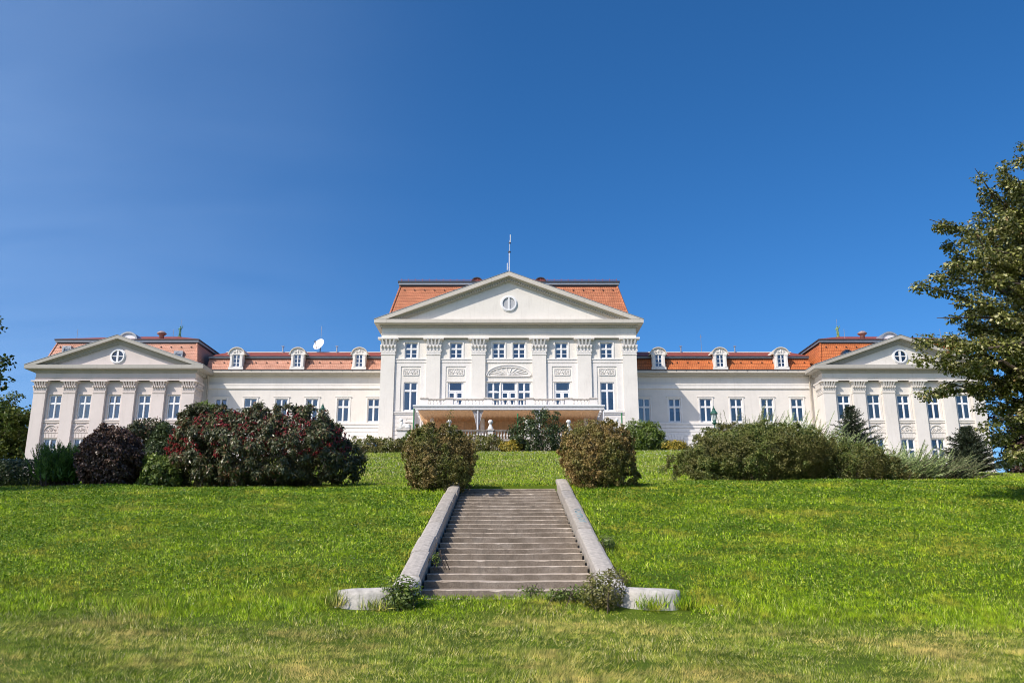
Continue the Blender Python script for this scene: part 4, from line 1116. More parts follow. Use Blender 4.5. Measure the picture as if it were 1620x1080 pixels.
    for dx in (-6.5, 4.2):
        mb = MB(); mb.tube([(X - sx * dx, 90.5, 23.4), (X - sx * dx, 90.5, 24.9)], .025, 5); mb.build('lightning_rod', 'metal', PAL)
pavilion(-1); pavilion(1)

# ---------- balcony with balustrade over the terrace
BAL = [(.055, 0), (.055, .05), (.03, .08), (.065, .2), (.075, .27), (.035, .45), (.03, .52), (.055, .56), (.055, .62)]
def balustrade(mb, x0, x1, y, z0, h, step=.26, mi=0):
    n = int((x1 - x0) / step)
    for i in range(n):
        x = x0 + (i + .5) * (x1 - x0) / n
        mb.lathe([(r * 1.15, z * (h / .62)) for r, z in BAL], (x, y, z0), 8, mi)
mb = MB()
mb.box(-8.7, 8.7, 81.7, 84.3, 14.15, 14.55); mb.build('balcony', 'trim', PAL)
mb = MB(); yb = 81.95
peds = [-8.35, -5.9, -2.05, 2.05, 5.9, 8.35]
for a, b in zip(peds[:-1], peds[1:]): balustrade(mb, a + .38, b - .38, yb, 14.66, .62, .33)
mb.box(-8.6, 8.6, yb - .12, yb + .12, 14.553, 14.66); 
for p in peds:
    mb.box(p - .38, p + .38, yb - .15, yb + .15, 14.663, 15.28)
mb.build('balcony_balustrade', 'trim', PAL)
mb = MB(); mb.box(-8.68, 8.68, yb - .17, yb + .17, 15.283, 15.40)
for p in peds: mb.hexa([(p - .46, yb - .22, 15.403), (p + .46, yb - .22, 15.403), (p + .46, yb + .22, 15.403), (p - .46, yb + .22, 15.403)], [(p - .34, yb - .12, 15.53), (p + .34, yb - .12, 15.53), (p + .34, yb + .12, 15.53), (p - .34, yb + .12, 15.53)])
mb.build('balcony_rail', 'stone', PAL)
for x in (-7.6, -2.6, 2.6, 7.6):
    mb = MB(); mb.lathe([(.3, 0), (.3, .15), (.24, .2), (.21, 3.1), (.27, 3.2), (.27, 3.35)], (x, 82.4, 10.75), 14); mb.build('portico_column', 'white', PAL)

# ================================================================== TERRACE
e = empty('terrace_wall', (0, 78.3, 9.4), 'low cream terrace wall topped by a dark stone ledge below the big awning', 'terrace')
mb = MB(); mb.box(-10.4, 10.4, 78.25, 84.2, 8.8, 10.70); mb.build('retaining_wall', 'corn', e)
mb = MB(); mb.box(-10.5, 10.5, 78.10, 84.3, 10.703, 10.80); mb.build('paving', 'stone', e)
e = empty('terrace_balustrade', (0, 78, 10.8), 'stone balustrade with ball finials standing in front of the awning', 'balustrade')
pp = [-9.9, -5.6, -1.72, 1.72, 5.6, 9.9]
M['rail'] = plain('dark_weathered_stone', (.22, .19, .16), .9, var=.4, scale=4, bump=.3)
for a, b in zip(pp[:-1], pp[1:]):
    nb_ = int((b - a - .6) / .27)
    for i in range(nb_):
        x = a + .3 + (i + .5) * (b - a - .6) / nb_
        mb = MB(); mb.lathe([(r * 1.15, z * (.70 / .62)) for r, z in BAL], (x, 78.3, 10.92), 8); mb.build('baluster', 'trim', e)
    mb = MB(); mb.box(a + .26, b - .26, 78.15, 78.45, 11.62, 11.76); mb.build('rail', 'rail', e)
    mb = MB(); mb.box(a + .26, b - .26, 78.17, 78.43, 10.803, 10.92); mb.build('plinth_course', 'rail', e)
for k, p in enumerate(pp):
    hw = .26 if 0 < k < 5 else .5
    mb = MB(); mb.box(p - hw, p + hw, 78.04, 78.56, 10.80, 11.66); mb.build('pedestal', 'trim', e)
    mb = MB(); mb.box(p - hw - .1, p + hw + .1, 77.95, 78.65, 11.66, 11.78); mb.build('pedestal_slab', 'stone', e)
    if 0 < k < 5:
        mb = MB(); mb.lathe([(.30, 0), (.28, .06), (.14, .42), (.10, .48), (.12, .52), (.19, .60), (.235, .70), (.235, .77), (.19, .87), (.1, .93), (.01, .95)], (p, 78.3, 11.78), 16); mb.build('ball_finial', 'stonewhite', e, True)

def sphinx(x, sx, label):
    e = empty('stone_sphinx', (x, 78.3, 11.78), label, 'statue', 'reclining stone statues at the ends of the balustrade')
    mb = MB()
    mb.box(x - .62, x + .62, 78.05, 78.6, 11.78, 11.87); mb.build('plinth', 'stonewhite', e)
    mb = MB(); z = 11.86; f = sx
    mb.ellipsoid((x - f * .16, 78.32, z + .26), (.46, .20, .24)); mb.ellipsoid((x - f * .42, 78.32, z + .24), (.24, .24, .26))
    mb.ellipsoid((x + f * .22, 78.32, z + .42), (.19, .17, .34)); mb.ellipsoid((x + f * .32, 78.32, z + .66), (.12, .11, .16)); mb.ellipsoid((x + f * .32, 78.32, z + .86), (.135, .125, .17))
    mb.ellipsoid((x + f * .26, 78.32, z + .80), (.17, .17, .18)); mb.ellipsoid((x + f * .445, 78.32, z + .84), (.035, .03, .045))
    for d in (-.12, .12): mb.ellipsoid((x + f * .42, 78.32 + d, z + .08), (.28, .07, .075)); mb.ellipsoid((x - f * .38, 78.32 + d * 1.9, z + .12), (.26, .06, .11))
    ob = mb.build('figure', 'stonewhite', e)
    r = ob.modifiers.new('r', 'REMESH'); r.mode = 'VOXEL'; r.voxel_size = .035; r.use_smooth_shade = True
sphinx(-9.85, -1, 'white stone sphinx lying on the balustrade end beside the left edge of the awning')
sphinx(9.85, 1, 'white stone sphinx half hidden behind the shrub at the right end of the awning')

# ---------- awning
e = empty('terrace_awning', (0, 80, 10.8), 'long white terrace awning with apricot lining and gathered white side curtains', 'awning')
yf = 79.0
mb = MB()
mb.box(-9.08, 9.08, yf - .02, yf + .03, 13.76, 14.10)
n = 60
for i in range(n):
    a, b = -9.08 + 18.16 * i / n, -9.08 + 18.16 * (i + 1) / n
mb.build('valance', 'canvas', e)
mb = MB(); mb.tube([(-9.14, yf - .02, 14.16), (9.14, yf - .02, 14.16)], .09, 8); mb.tube([(-9.1, yf - .03, 13.83), (9.1, yf - .03, 13.83)], .035, 6); mb.build('front_beam', 'frame', e)
mb = MB()
nx = 24
for i in range(nx):
    a, b = -9.1 + 18.2 * i / nx, -9.1 + 18.2 * (i + 1) / nx; s_ = .03 * (i % 2)
    mb.quad((a, yf, 14.19), (b, yf, 14.19), (b, 81.75, 14.52 - 0), (a, 81.75, 14.52 - 0)); 
mb.build('canopy', 'canvas', e)
mb = MB()
nx = 120
for i in range(nx):
    a, b = -8.7 + 17.4 * i / nx, -8.7 + 17.4 * (i + 1) / nx
    za, zb = .05 * math.sin(i * 1.7), .05 * math.sin((i + 1) * 1.7)
    ya, yb_ = .05 * math.sin(i * 1.3 + 1), .05 * math.sin((i + 1) * 1.3 + 1)
    mb.quad((a, yf + .08, 13.92), (b, yf + .08, 13.92), (b, 83.4, 13.35 + zb), (a, 83.4, 13.35 + za))
    mb.quad((a, 83.4, 13.35 + za), (b, 83.4, 13.35 + zb), (b, 83.35 + yb_, 10.81), (a, 83.35 + ya, 10.81))
mb.build('lining', 'lining', e)
for x in (-9.0, -2.95, 2.9, 9.0):
    mb = MB(); mb.box(x - .045, x + .045, yf + .02, yf + .11, 10.8, 14.1); mb.build('post', 'frame', e)
for x in (-8.62, 8.62):
    mb = MB(); mb.box(x - .10, x + .10, 83.1, 83.3, 10.8, 13.4); mb.build('rear_post', 'frame', e)
def gather(xa, xb, ztop, xm, wm, zm, zb, y):
    mb = MB(); n = 22; rows = [(ztop, xa, xb), (ztop - .15, xa + .02, xb - .02)]
    for t in (.2, .4, .6, .8): rows.append((ztop + (zm - ztop) * t, xa + (xm - wm - xa) * t ** .75, xb + (xm + wm - xb) * t ** .75))
    rows += [(zm, xm - wm, xm + wm), (zm - .1, xm - wm * .8, xm + wm * .8), (zb, xm - wm * 1.3, xm + wm * 1.3)]
    vs = []
    for r_, (z, a, b) in enumerate(rows):
        for i in range(n + 1): vs.append((a + (b - a) * i / n, y + .06 * math.sin(i * 1.9 + .3 * r_), z))
    mb.add(vs, [(r_ * (n + 1) + i, r_ * (n + 1) + i + 1, (r_ + 1) * (n + 1) + i + 1, (r_ + 1) * (n + 1) + i) for r_ in range(len(rows) - 1) for i in range(n)])
    return mb.build('curtain', 'drape', e, True)
for x in (-2.95, 2.9): gather(x - .56, x + .56, 13.82, x, .16, 12.35, 11.0, yf + .2)
for sx in (-1, 1):                                    # side curtain hanging along the end of the tent
    mb = MB(); n = 46; vs = []
    for i in range(n + 1):
        t = i / n; y = yf + .1 + 4.2 * t; x = sx * (9.0 - .05 * t + .07 * math.sin(i * 1.6) + .04 * math.sin(i * .73))
        vs += [(x, y, 10.9), (x, y, 13.9 - .4 * t)]
    mb.add(vs, [(2 * i, 2 * i + 2, 2 * i + 3, 2 * i + 1) for i in range(n)]); mb.build('curtain', 'drape', e, True)

# ---------- green poles in front of the terrace
for u, vt, lab in ((655, 648, 'tall green pole at the left front corner of the awning'), (819, 656, 'short green pole in front of the middle awning bay'), (983.5, 655, 'green pole beside the right end of the awning')):
    p = at(u, vt, 77.6); g = float(gz(p.x, 77.6))
    mb = MB(); mb.tube([(p.x, 77.6, g - .1), (p.x, 77.6, p.z)], .065, 8); mb.lathe([(.085, 0), (.085, .08), (.03, .12), (.001, .13)], (p.x, 77.6, p.z), 8)
    o = mb.build('pole', 'green'); tag(o, lab, 'pole', 'green poles along the terrace')

# ---------- roof things
def mast(name, x, y, z, h, label, parts):
    e = empty(name, (x, y, z), label, 'antenna')
    mb = MB(); mb.tube([(x, y, z - .15), (x, y, z + h * .55)], .07, 7); mb.tube([(x, y, z + h * .55), (x + .05, y, z + h * .85)], .05, 6); mb.build('mast', 'alu', e)
    mb = MB(); mb.tube([(x + .1, y, z + h * .78), (x + .1, y, z + h)], .045, 6); mb.build('whip', 'frame', e)
    mb = MB(); mb.lathe([(.02, 0), (.14, .03), (.14, .16), (.02, .2)], (x, y, z + h * .52), 8); mb.lathe([(.02, 0), (.12, .03), (.12, .14), (.02, .18)], (x + .03, y, z + h * .76), 8); mb.lathe([(.2, -.15), (.2, .06), (.09, .12)], (x, y, z), 8); mb.build('clamp', 'dark', e)
    if parts: mb = MB(); mb.tube([(x - .22, y, z + .3), (x - .22, y, z + h * .25)], .045, 6); mb.tube([(x - .22, y, z + .5), (x, y, z + .5)], .02, 5); mb.build('side_rod', 'frame', e)
mast('antenna_mast', .06, 84.2, 29.33, 4.3, 'slender grey antenna mast standing on the peak of the central pediment', True)
p = at(1110, 556.5, 95.5); mb = MB(); mb.tube([(p.x, 95.5, 23.3), (p.x, 95.5, 25.6)], .03, 5); mb.tube([(p.x - .12, 95.5, 25.35), (p.x + .12, 95.5, 25.35)], .02, 4)
tag(mb.build('rod_antenna', 'alu'), 'thin rod antenna on the roof ridge right of the central block', 'antenna')
p = at(505, 545, 95.3)
e = empty('satellite_dish', (p.x, 95.3, 23.4), 'white satellite dish on the roof ridge left of the central block', 'satellite dish')
mb = MB(); prof = [(.001, 0), (.3, .03), (.55, .10), (.72, .19), (.75, .21), (.72, .205)]
rot = Matrix.Translation(p) @ Matrix.Rotation(R(-28), 4, 'Z') @ Matrix.Rotation(R(90 - 22), 4, 'X')
mb.T = lambda v: rot @ v
mb.lathe(prof, (0, 0, -.1), 22); mb.build('reflector', 'dish', e, True)
mb = MB(); mb.T = lambda v: rot @ v
mb.tube([(0, -.7, .1), (0, -.1, .75)], .03, 5); mb.ellipsoid((0, -.1, .78), (.08, .08, .12), 6, 8); mb.build('feed_arm', 'dark', e)
mb = MB(); mb.tube([(p.x + .1, 95.5, 23.3), (p.x + .1, 95.5, p.z)], .06, 6); mb.build('mount', 'dark', e)
p2 = at(509, 516, 96); mb = MB(); mb.tube([(p2.x, 96, 23.2), (p2.x, 96, p2.z)], .03, 5); mb.tube([(p2.x, 96, p2.z - .5), (p2.x, 96, p2.z)], .05, 5); tag(mb.build('rod_antenna', 'alu'), 'thin rod antenna rising just behind the white satellite dish', 'antenna')

def roof_statue(x, sx, label, mat='copper'):
    y, z = 96.0, 25.42
    e = empty('roof_statue', (x, y, z), label, 'statue', 'green copper statues on the pavilion roofs')
    mb = MB(); mb.lathe([(.22, -.2), (.22, .1), (.14, .16), (.17, .22), (.05, .24)], (x, y, z), 10); mb.build('pedestal', mat, e)
    mb = MB(); zz = z + .22
    # continuous robed figure: one lathe-like loft bent into a standing pose, arm raised with a staff
    def loft(pts, rad, n=10):
        mb.tube(pts, rad, n)
    loft([(x - .07, y, zz), (x - .08, y, zz + .26), (x - .05, y, zz + .46), (x, y, zz + .56)], [.06, .075, .09, .10])
    loft([(x + .09, y, zz), (x + .08, y - .03, zz + .26), (x + .05, y, zz + .46), (x, y, zz + .56)], [.06, .075, .09, .10])
    loft([(x, y, zz + .50), (x, y, zz + .64), (x, y, zz + .82), (x, y, zz + .93), (x, y, zz + .98)], [.13, .12, .155, .10, .05])
    mb.ellipsoid((x, y, zz + 1.06), (.085, .09, .11), 8, 10)
    loft([(x - .13, y, zz + .88), (x - .26, y - .02, zz + .72), (x - .20, y - .1, zz + .56)], [.055, .045, .04])
    loft([(x + .13, y, zz + .88), (x + .27, y - .05, zz + .98), (x + .30, y - .08, zz + 1.2)], [.055, .045, .04])
    ob = mb.build('figure', mat, e)
    r = ob.modifiers.new('r', 'REMESH'); r.mode = 'VOXEL'; r.voxel_size = .022; r.use_smooth_shade = True
    mb = MB(); mb.tube([(x + .02, y + .05, zz + 1.1), (x + .04, y + .05, zz + 2.0)], .018, 5); mb.build('spike', 'metal', e)
roof_statue(-38.9, 1, 'dark green copper statue of a standing figure on the left pavilion roof')
M['copper_bright'] = plain('bright_verdigris', (.22, .32, .12), .6, .2, var=.3)
roof_statue(38.9, -1, 'yellow green copper statue of a standing figure on the right pavilion roof', 'copper_bright')

# ---------- lamps
def lamp(x, y, ztop, label):
    g = float(gz(x, y)); e = empty('street_lamp', (x, y, g), label, 'street lamp', 'green lamp posts on the upper lawn')
    zb = ztop - 1.32
    mb = MB(); mb.lathe([(.16, -.2), (.16, .35), (.10, .45), (.07, .8), (.055, 1.6), (.055, zb - g - .4), (.08, zb - g - .36), (.05, zb - g - .3), (.05, zb - g)], (x, y, g), 12); mb.build('post', 'lampgreen', e, True)
    mb = MB(); mb.lathe([(.05, 0), (.15, .06), (.17, .12), (.09, .20), (.12, .26), (.14, .30)], (x, y, zb), 12); mb.build('bracket', 'lampgreen', e, True)
    mb = MB(); mb.lathe([(.125, .30), (.20, .74)], (x, y, zb), 6); mb.build('lantern_glass', 'ceram', e)
    mb = MB()
    for i in range(6):
        a = 2 * math.pi * i / 6; mb.tube([(x + .128 * math.cos(a), y + .128 * math.sin(a), zb + .30), (x + .205 * math.cos(a), y + .205 * math.sin(a), zb + .74)], .014, 4)
    mb.build('lantern_frame', 'lampgreen', e)
    mb = MB(); mb.lathe([(.21, .73), (.27, .74), (.26, .78), (.14, .96), (.10, 1.04), (.11, 1.08), (.06, 1.12), (.05, 1.2), (.02, 1.24), (.012, 1.32)], (x, y, zb), 12); mb.build('lamp_hood', 'lampgreen', e)
lamp(14.3, 58, at(1132, 641.5, 58).z, 'green lamp post rising behind the wide clipped shrubs on the right')
lamp(-13.0, 58, at(508.5, 637, 58).z, 'green lamp post with only its hood above the red berried bush')

# ================================================================== PLANTS
def pb(u0, u1, v0, v1, Y):
    a, b = at(u0, (v0 + v1) / 2, Y), at(u1, (v0 + v1) / 2, Y)
    zt, zb = at(u0, v0, Y).z, at(u0, v1, Y).z
    return ((a.x + b.x) / 2, Y, (zt + zb) / 2), (abs(b.x - a.x) / 2, (zt - zb) / 2)

M['box_leaf'] = leaf_mat('clipped_shrub_leaf', [(0, (.045, .042, .010)), (.3, (.11, .082, .022)), (.6, (.18, .128, .042)), (.85, (.26, .19, .07)), (1, (.36, .26, .11))], .22, .5, .4, clump=(.075, .100, .016), cscale=1.3)
M['box_leaf_b'] = leaf_mat('clipped_shrub_leaf_brown', [(0, (.055, .042, .012)), (.3, (.145, .095, .028)), (.6, (.225, .152, .048)), (.85, (.30, .21, .075)), (1, (.40, .29, .12))], .22, .5, .4, clump=(.105, .115, .022), cscale=1.1)
M['vib_leaf'] = leaf_mat('viburnum_leaf', [(0, (.024, .034, .012)), (.35, (.062, .080, .026)), (.62, (.13, .135, .06)), (.8, (.115, .085, .040)), (.92, (.14, .050, .028)), (1, (.17, .16, .09))], .15, .38, .5, clump=(.055, .062, .028), cscale=.9)
M['beech_leaf'] = leaf_mat('purple_beech_leaf', [(0, (.022, .013, .009)), (.5, (.055, .030, .020)), (.85, (.105, .062, .042)), (1, (.17, .11, .075))], .12, .38, .4)
M['green_leaf'] = leaf_mat('fresh_leaf', [(0, (.045, .075, .010)), (.5, (.105, .16, .022)), (1, (.22, .27, .06))], .35, .42, .5, clump=(.10, .13, .035))
M['dark_leaf'] = leaf_mat('dark_leaf', [(0, (.018, .032, .010)), (.5, (.040, .062, .018)), (1, (.080, .105, .035))], .22, .38, .6)
M['olive_leaf'] = leaf_mat('olive_leaf', [(0, (.038, .060, .012)), (.45, (.088, .122, .024)), (.8, (.15, .172, .042)), (1, (.24, .22, .07))], .25, .48, .3, clump=(.115, .10, .032), cscale=.8)
M['yellow_leaf'] = leaf_mat('yellow_leaf', [(0, (.10, .11, .02)), (.5, (.26, .21, .03)), (1, (.45, .33, .05))], .35, .5)
M['hedge_leaf'] = leaf_mat('hedge_leaf', [(0, (.05, .07, .015)), (.5, (.11, .125, .026)), (1, (.20, .19, .05))], .3, .5, clump=(.16, .13, .04))
M['juniper'] = leaf_mat('juniper_needles', [(0, (.11, .16, .055)), (.5, (.22, .28, .10)), (1, (.40, .45, .21))], .2, .5, .4)
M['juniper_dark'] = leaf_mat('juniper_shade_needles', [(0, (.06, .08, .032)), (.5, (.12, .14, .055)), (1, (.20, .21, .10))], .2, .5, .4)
M['spruce'] = leaf_mat('spruce_needles', [(0, (.014, .024, .012)), (.5, (.030, .045, .022)), (1, (.070, .085, .045))], .12, .5, .4)
M['thuja'] = leaf_mat('thuja_scale', [(0, (.03, .065, .008)), (.5, (.07, .14, .016)), (1, (.14, .22, .035))], .2, .5, .4)
M['berry'] = plain('red_berries', (.20, .018, .016), .35, var=.35, scale=30)
M['linden'] = leaf_mat('linden_leaf', [(0, (.032, .038, .008)), (.35, (.085, .098, .016)), (.6, (.165, .168, .034)), (.8, (.30, .29, .11)), (.95, (.42, .40, .22)), (1, (.17, .09, .035))], .25, .45, .4)
M['maple'] = leaf_mat('maple_leaf', [(0, (.016, .030, .008)), (.5, (.035, .058, .013)), (1, (.075, .10, .025))], .3, .4, .5)
M['far_leaf'] = leaf_mat('far_tree_leaf', [(0, (.035, .055, .010)), (.5, (.075, .105, .020)), (1, (.15, .16, .035))], .3, .45, .45, clump=(.045, .07, .012), cscale=.35)
M['far_beech'] = leaf_mat('copper_beech_leaf', [(0, (.025, .014, .014)), (.5, (.055, .030, .028)), (1, (.10, .06, .045))], .2, .4, .5, clump=(.055, .05, .02), cscale=.35)

# clipped globes either side of the stair head
c, r = pb(637, 751, 678, 786, 25.75)
bush('round_shrub', 'clipped round olive shrub standing left of the top of the stairs', c, (r[0] * .865, .98, r[1] * .88), 52000, .054, .033, 'box_leaf', 21, group='clipped round shrubs beside the stairs', amp=.16, nb=70, width=.26, power=2.6, depth=.45, droop=.2, clumps=(700, .07, .72))
c, r = pb(885, 1007, 667, 780, 25.9)
bush('round_shrub', 'clipped round brown shrub standing right of the top of the stairs', c, (r[0] * .865, 1.02, r[1] * .88), 56000, .054, .033, 'box_leaf_b', 22, group='clipped round shrubs beside the stairs', amp=.17, nb=70, width=.26, power=2.5, depth=.45, droop=.2, clumps=(760, .07, .72))
# big viburnum with red berries
c, r = pb(272, 556, 646, 776, 29.6)
e = bush('berry_bush', 'huge dark bush full of red berry clusters on the left of the lawn', c, (r[0] * .90, 1.65, r[1] * .84), 80000, .125, .046, 'vib_leaf', 23, amp=.20, nb=90, width=.24, power=2.5, depth=.5, droop=1.3, clumps=(560, .19, .8))
rs = np.random.RandomState(5); mb = MB()
cen = []
d = rdir(1500, rs); d = d[(d[:, 1] < .35) & (d[:, 2] > -.35)]
hot = rdir(16, rs); hot[:, 1] = -abs(hot[:, 1]); hot[:, 2] = abs(hot[:, 2]) * .8
w = np.max(d @ hot.T, axis=1); d = d[w > .86][:300]
sup = (np.abs(d) ** 2.5).sum(1) ** (-1 / 2.5)
P = d * (sup * (.98 + rs.rand(len(d)) * .14))[:, None] * np.array((r[0] * .90, 1.65, r[1] * .84)) + np.array(c)
for p in P:
    for k in range(rs.randint(4, 9)):
        q = p + rs.normal(size=3) * np.array((.055, .055, .035)); s = rs.uniform(.022, .036)
        mb.ellipsoid(q, (s, s, s), 3, 5)
b = mb.build('berries', 'berry', e); b['kind'] = 'stuff'
# young shoot bush at its left shoulder
c, r = pb(298, 352, 634, 700, 31.2)
bush('leafy_shrub', 'light green leafy shoots rising behind the left end of the berry bush', c, (r[0], .6, r[1]), 2600, .13, .06, 'green_leaf', 24, amp=.35, nb=30, width=.3, depth=.6, droop=.5)
# weeping purple beech
c, r = pb(122, 230, 672, 785, 28.2)
bush('purple_beech', 'dark purple weeping beech clipped into a dome at the left lawn edge', c, (r[0] * .84, 1.0, r[1] * .88), 30000, .085, .05, 'beech_leaf', 25, amp=.13, nb=60, width=.28, power=2.2, depth=.4, droop=1.6, clumps=(420, .12, .65))
# shrubs between
for k, (u0, u1, v0, v1, Y, mat, lab) in enumerate((
        (236, 282, 668, 770, 30.6, 'dark_leaf', 'dark green shrub squeezed between the purple beech and the berry bush'),
        (228, 280, 724, 780, 28.6, 'green_leaf', 'low fresh green shrub at the foot of the berry bush on its left'),
        (205, 262, 668, 700, 31.5, 'vib_leaf', 'wiry shrub with pale leaf tips showing above the purple beech'))):
    c, r = pb(u0, u1, v0, v1, Y)
    bush('leafy_shrub', lab, c, (r[0], .7, r[1]), 5000, .10, .05, mat, 30 + k, amp=.3, nb=30, width=.3, depth=.5, droop=.6, clumps=(90, .16, .7))
# big clipped shrubs on the right
c, r = pb(1080, 1316, 678, 771, 29.7)
bush('wide_shrub', 'wide brownish olive shrub mass beneath the lamp post on the right lawn', c, (r[0] * .93, 1.7, r[1] * .9), 110000, .066, .035, 'olive_leaf', 41, group='wide olive shrubs on the right lawn', amp=.21, nb=90, width=.2, power=2.5, depth=.42, clumps=(1000, .13, .74))
c, r = pb(1270, 1415, 706, 768, 29.9)
bush('wide_shrub', 'low olive shrub trailing below the pale junipers on the right', c, (r[0] * .95, .9, r[1] * .90), 24000, .066, .036, 'olive_leaf', 43, group='wide olive shrubs on the right lawn', amp=.2, nb=50, width=.28, power=2.4, depth=.45, clumps=(330, .14, .72))
# terrace planting
TB = [(552, 604, 694, 716, 74.5, 'hedge_leaf', 'low yellow green hedge bush at the foot of the left wing'),
      (598, 648, 696, 716, 74.6, 'hedge_leaf', 'low yellow green hedge bush below the left edge of the central block'),
      (742, 797, 690, 713, 75.0, 'hedge_leaf', 'low hedge bush under the left part of the terrace balustrade'),
      (795, 820, 700, 713, 74.0, 'yellow_leaf', 'small yellow flowering bush beside the dark shrub below the terrace'),
      (812, 892, 658, 714, 74.5, 'dark_leaf', 'tall dark green shrub in front of the middle of the terrace'),
      (990, 1046, 671, 716, 74.5, 'green_leaf', 'leafy green shrub at the right end of the terrace beyond the brown globe'),
      (1036, 1062, 700, 718, 74.0, 'dark_leaf', 'low dark green bush below the right wing'),
      (1050, 1086, 701, 718, 73.4, 'yellow_leaf', 'low yellow flowering bush below the right wing'),
      (640, 700, 676, 712, 75.4, 'green_leaf', 'bushy green shrub under the left end of the awning'),
      (700, 745, 690, 713, 75.4, 'hedge_leaf', 'low hedge bush peeping out right of the left clipped globe'),
      (885, 995, 692, 714, 75.2, 'hedge_leaf', 'long low hedge bush behind the brown clipped globe')]
for k, (u0, u1, v0, v1, Y, mat, lab) in enumerate(TB):
    c, r = pb(u0, u1, v0, v1, Y)
    g = float(gz(c[0], Y)); zt = c[2] + r[1]; zc = (zt + g - .2) / 2; 
    big = (v1 - v0) > 40
    bush('terrace_bush', lab, (c[0], Y, zc), (r[0], min(r[0], 1.5), (zt - zc)), 9000 if big else 4500, .20 if big else .17, .10 if big else .09, mat, 60 + k, group='bushes along the foot of the terrace', amp=.26, nb=40, width=.3, power=2.2, depth=.5, flat=-1.1, clumps=(130 if big else 70, .32 if big else .24, .7))
# a whippy shoot in front of the awning
e = empty('sapling', (at(708, 690, 75).x, 75, 9.4), 'thin leafy shoot standing up in front of the left awning bay', 'sapling')
x0 = e.location.x; rs = np.random.RandomState(3)
P = np.array([[x0 + .25 * t + rs.normal() * .14, 75 + rs.normal() * .12, 10.9 + 2.2 * t] for t in rs.rand(140)])
np_mesh('foliage', leaves(P, rs.normal(size=(140, 3)) + [0, 0, .6], rs.normal(size=(140, 3)), .16, .08), 4, 'hedge_leaf', e)
mb = MB(); mb.tube([(x0, 75, 9.3), (x0 + .05, 75, 11.5), (x0 + .25, 75, 13)], [.03, .02, .008], 5); mb.build('stem', 'bark', e)

# ---------- conifers
def spruce(x, y, h, w, label, seed):
    rs = np.random.RandomState(seed); g = float(gz(x, y))
    e = empty('spruce', (x, y, g), label, 'spruce', 'young spruces on the right lawn')
    mb = MB(); mb.tube([(x, y, g - .1), (x, y, g + h * .5), (x, y, g + h)], [.07, .04, .008], 7)
    Ps, Ds, Ls = [], [], []
    z = .10 * h
    while z < h * .985:
        t = z / h; L = w * (1 - t) ** .9 * rs.uniform(.78, 1.12) + .05; nb = int(7 + 5 * (1 - t))
        a0 = rs.rand() * 6.28
        for k in range(nb):
            a = a0 + 6.283 * k / nb + rs.normal() * .2; l = L * rs.uniform(.55, 1.15); up = .05 + .45 * t + rs.normal() * .06
            dr = np.array([math.cos(a), math.sin(a), up]); st = np.array([x, y, g + z])
            m_ = st + dr * l * .55 - np.array([0, 0, .06 * l]); en = st + dr * l + np.array([0, 0, .02])
            if l > .25: mb.tube([st, m_, en], [.016, .011, .004], 4)
            side = np.array([-math.sin(a), math.cos(a), 0])
            nt = max(5, int(l / .045))
            for q in range(nt):
                f = .12 + .88 * (q + rs.rand()) / nt
                p = st + dr * l * f - np.array([0, 0, .12 * l * f * (1 - f)])
                for s_ in (-1, 1, 0):
                    tl = (.30 * l * (1.08 - f) + .07) * rs.uniform(.7, 1.2)
                    dd = dr * .75 + side * s_ * .8 + np.array([0, 0, rs.normal() * .12])
                    dd /= np.linalg.norm(dd)
                    for j in range(max(2, int(tl / .06))):
                        Ps.append(p + dd * tl * j / max(1, int(tl / .06)) + rs.normal(size=3) * .012); Ds.append(dd + rs.normal(size=3) * .45 + np.array([0, 0, .15])); Ls.append(rs.uniform(.06, .10))
        z += h * (.026 + .022 * (1 - t)) * rs.uniform(.8, 1.2)
    Ps, Ds, Ls = np.array(Ps), np.array(Ds), np.array(Ls)
    np_mesh('needles', leaves(Ps, Ds, rs.normal(size=Ps.shape) + [0, -.3, .7], Ls, Ls * .34), 4, 'spruce', e)
    mb.build('trunk', 'bark', e)
p = at(1344, 642, 36.5); spruce(p.x, 36.5, p.z - float(gz(p.x, 36.5)), 1.6, 'dark young spruce in front of the inner corner of the right pavilion', 3)
p = at(1528, 676, 33.5); spruce(p.x, 33.5, p.z - float(gz(p.x, 33.5)), 1.55, 'dark young spruce near the far right corner of the palace', 4)

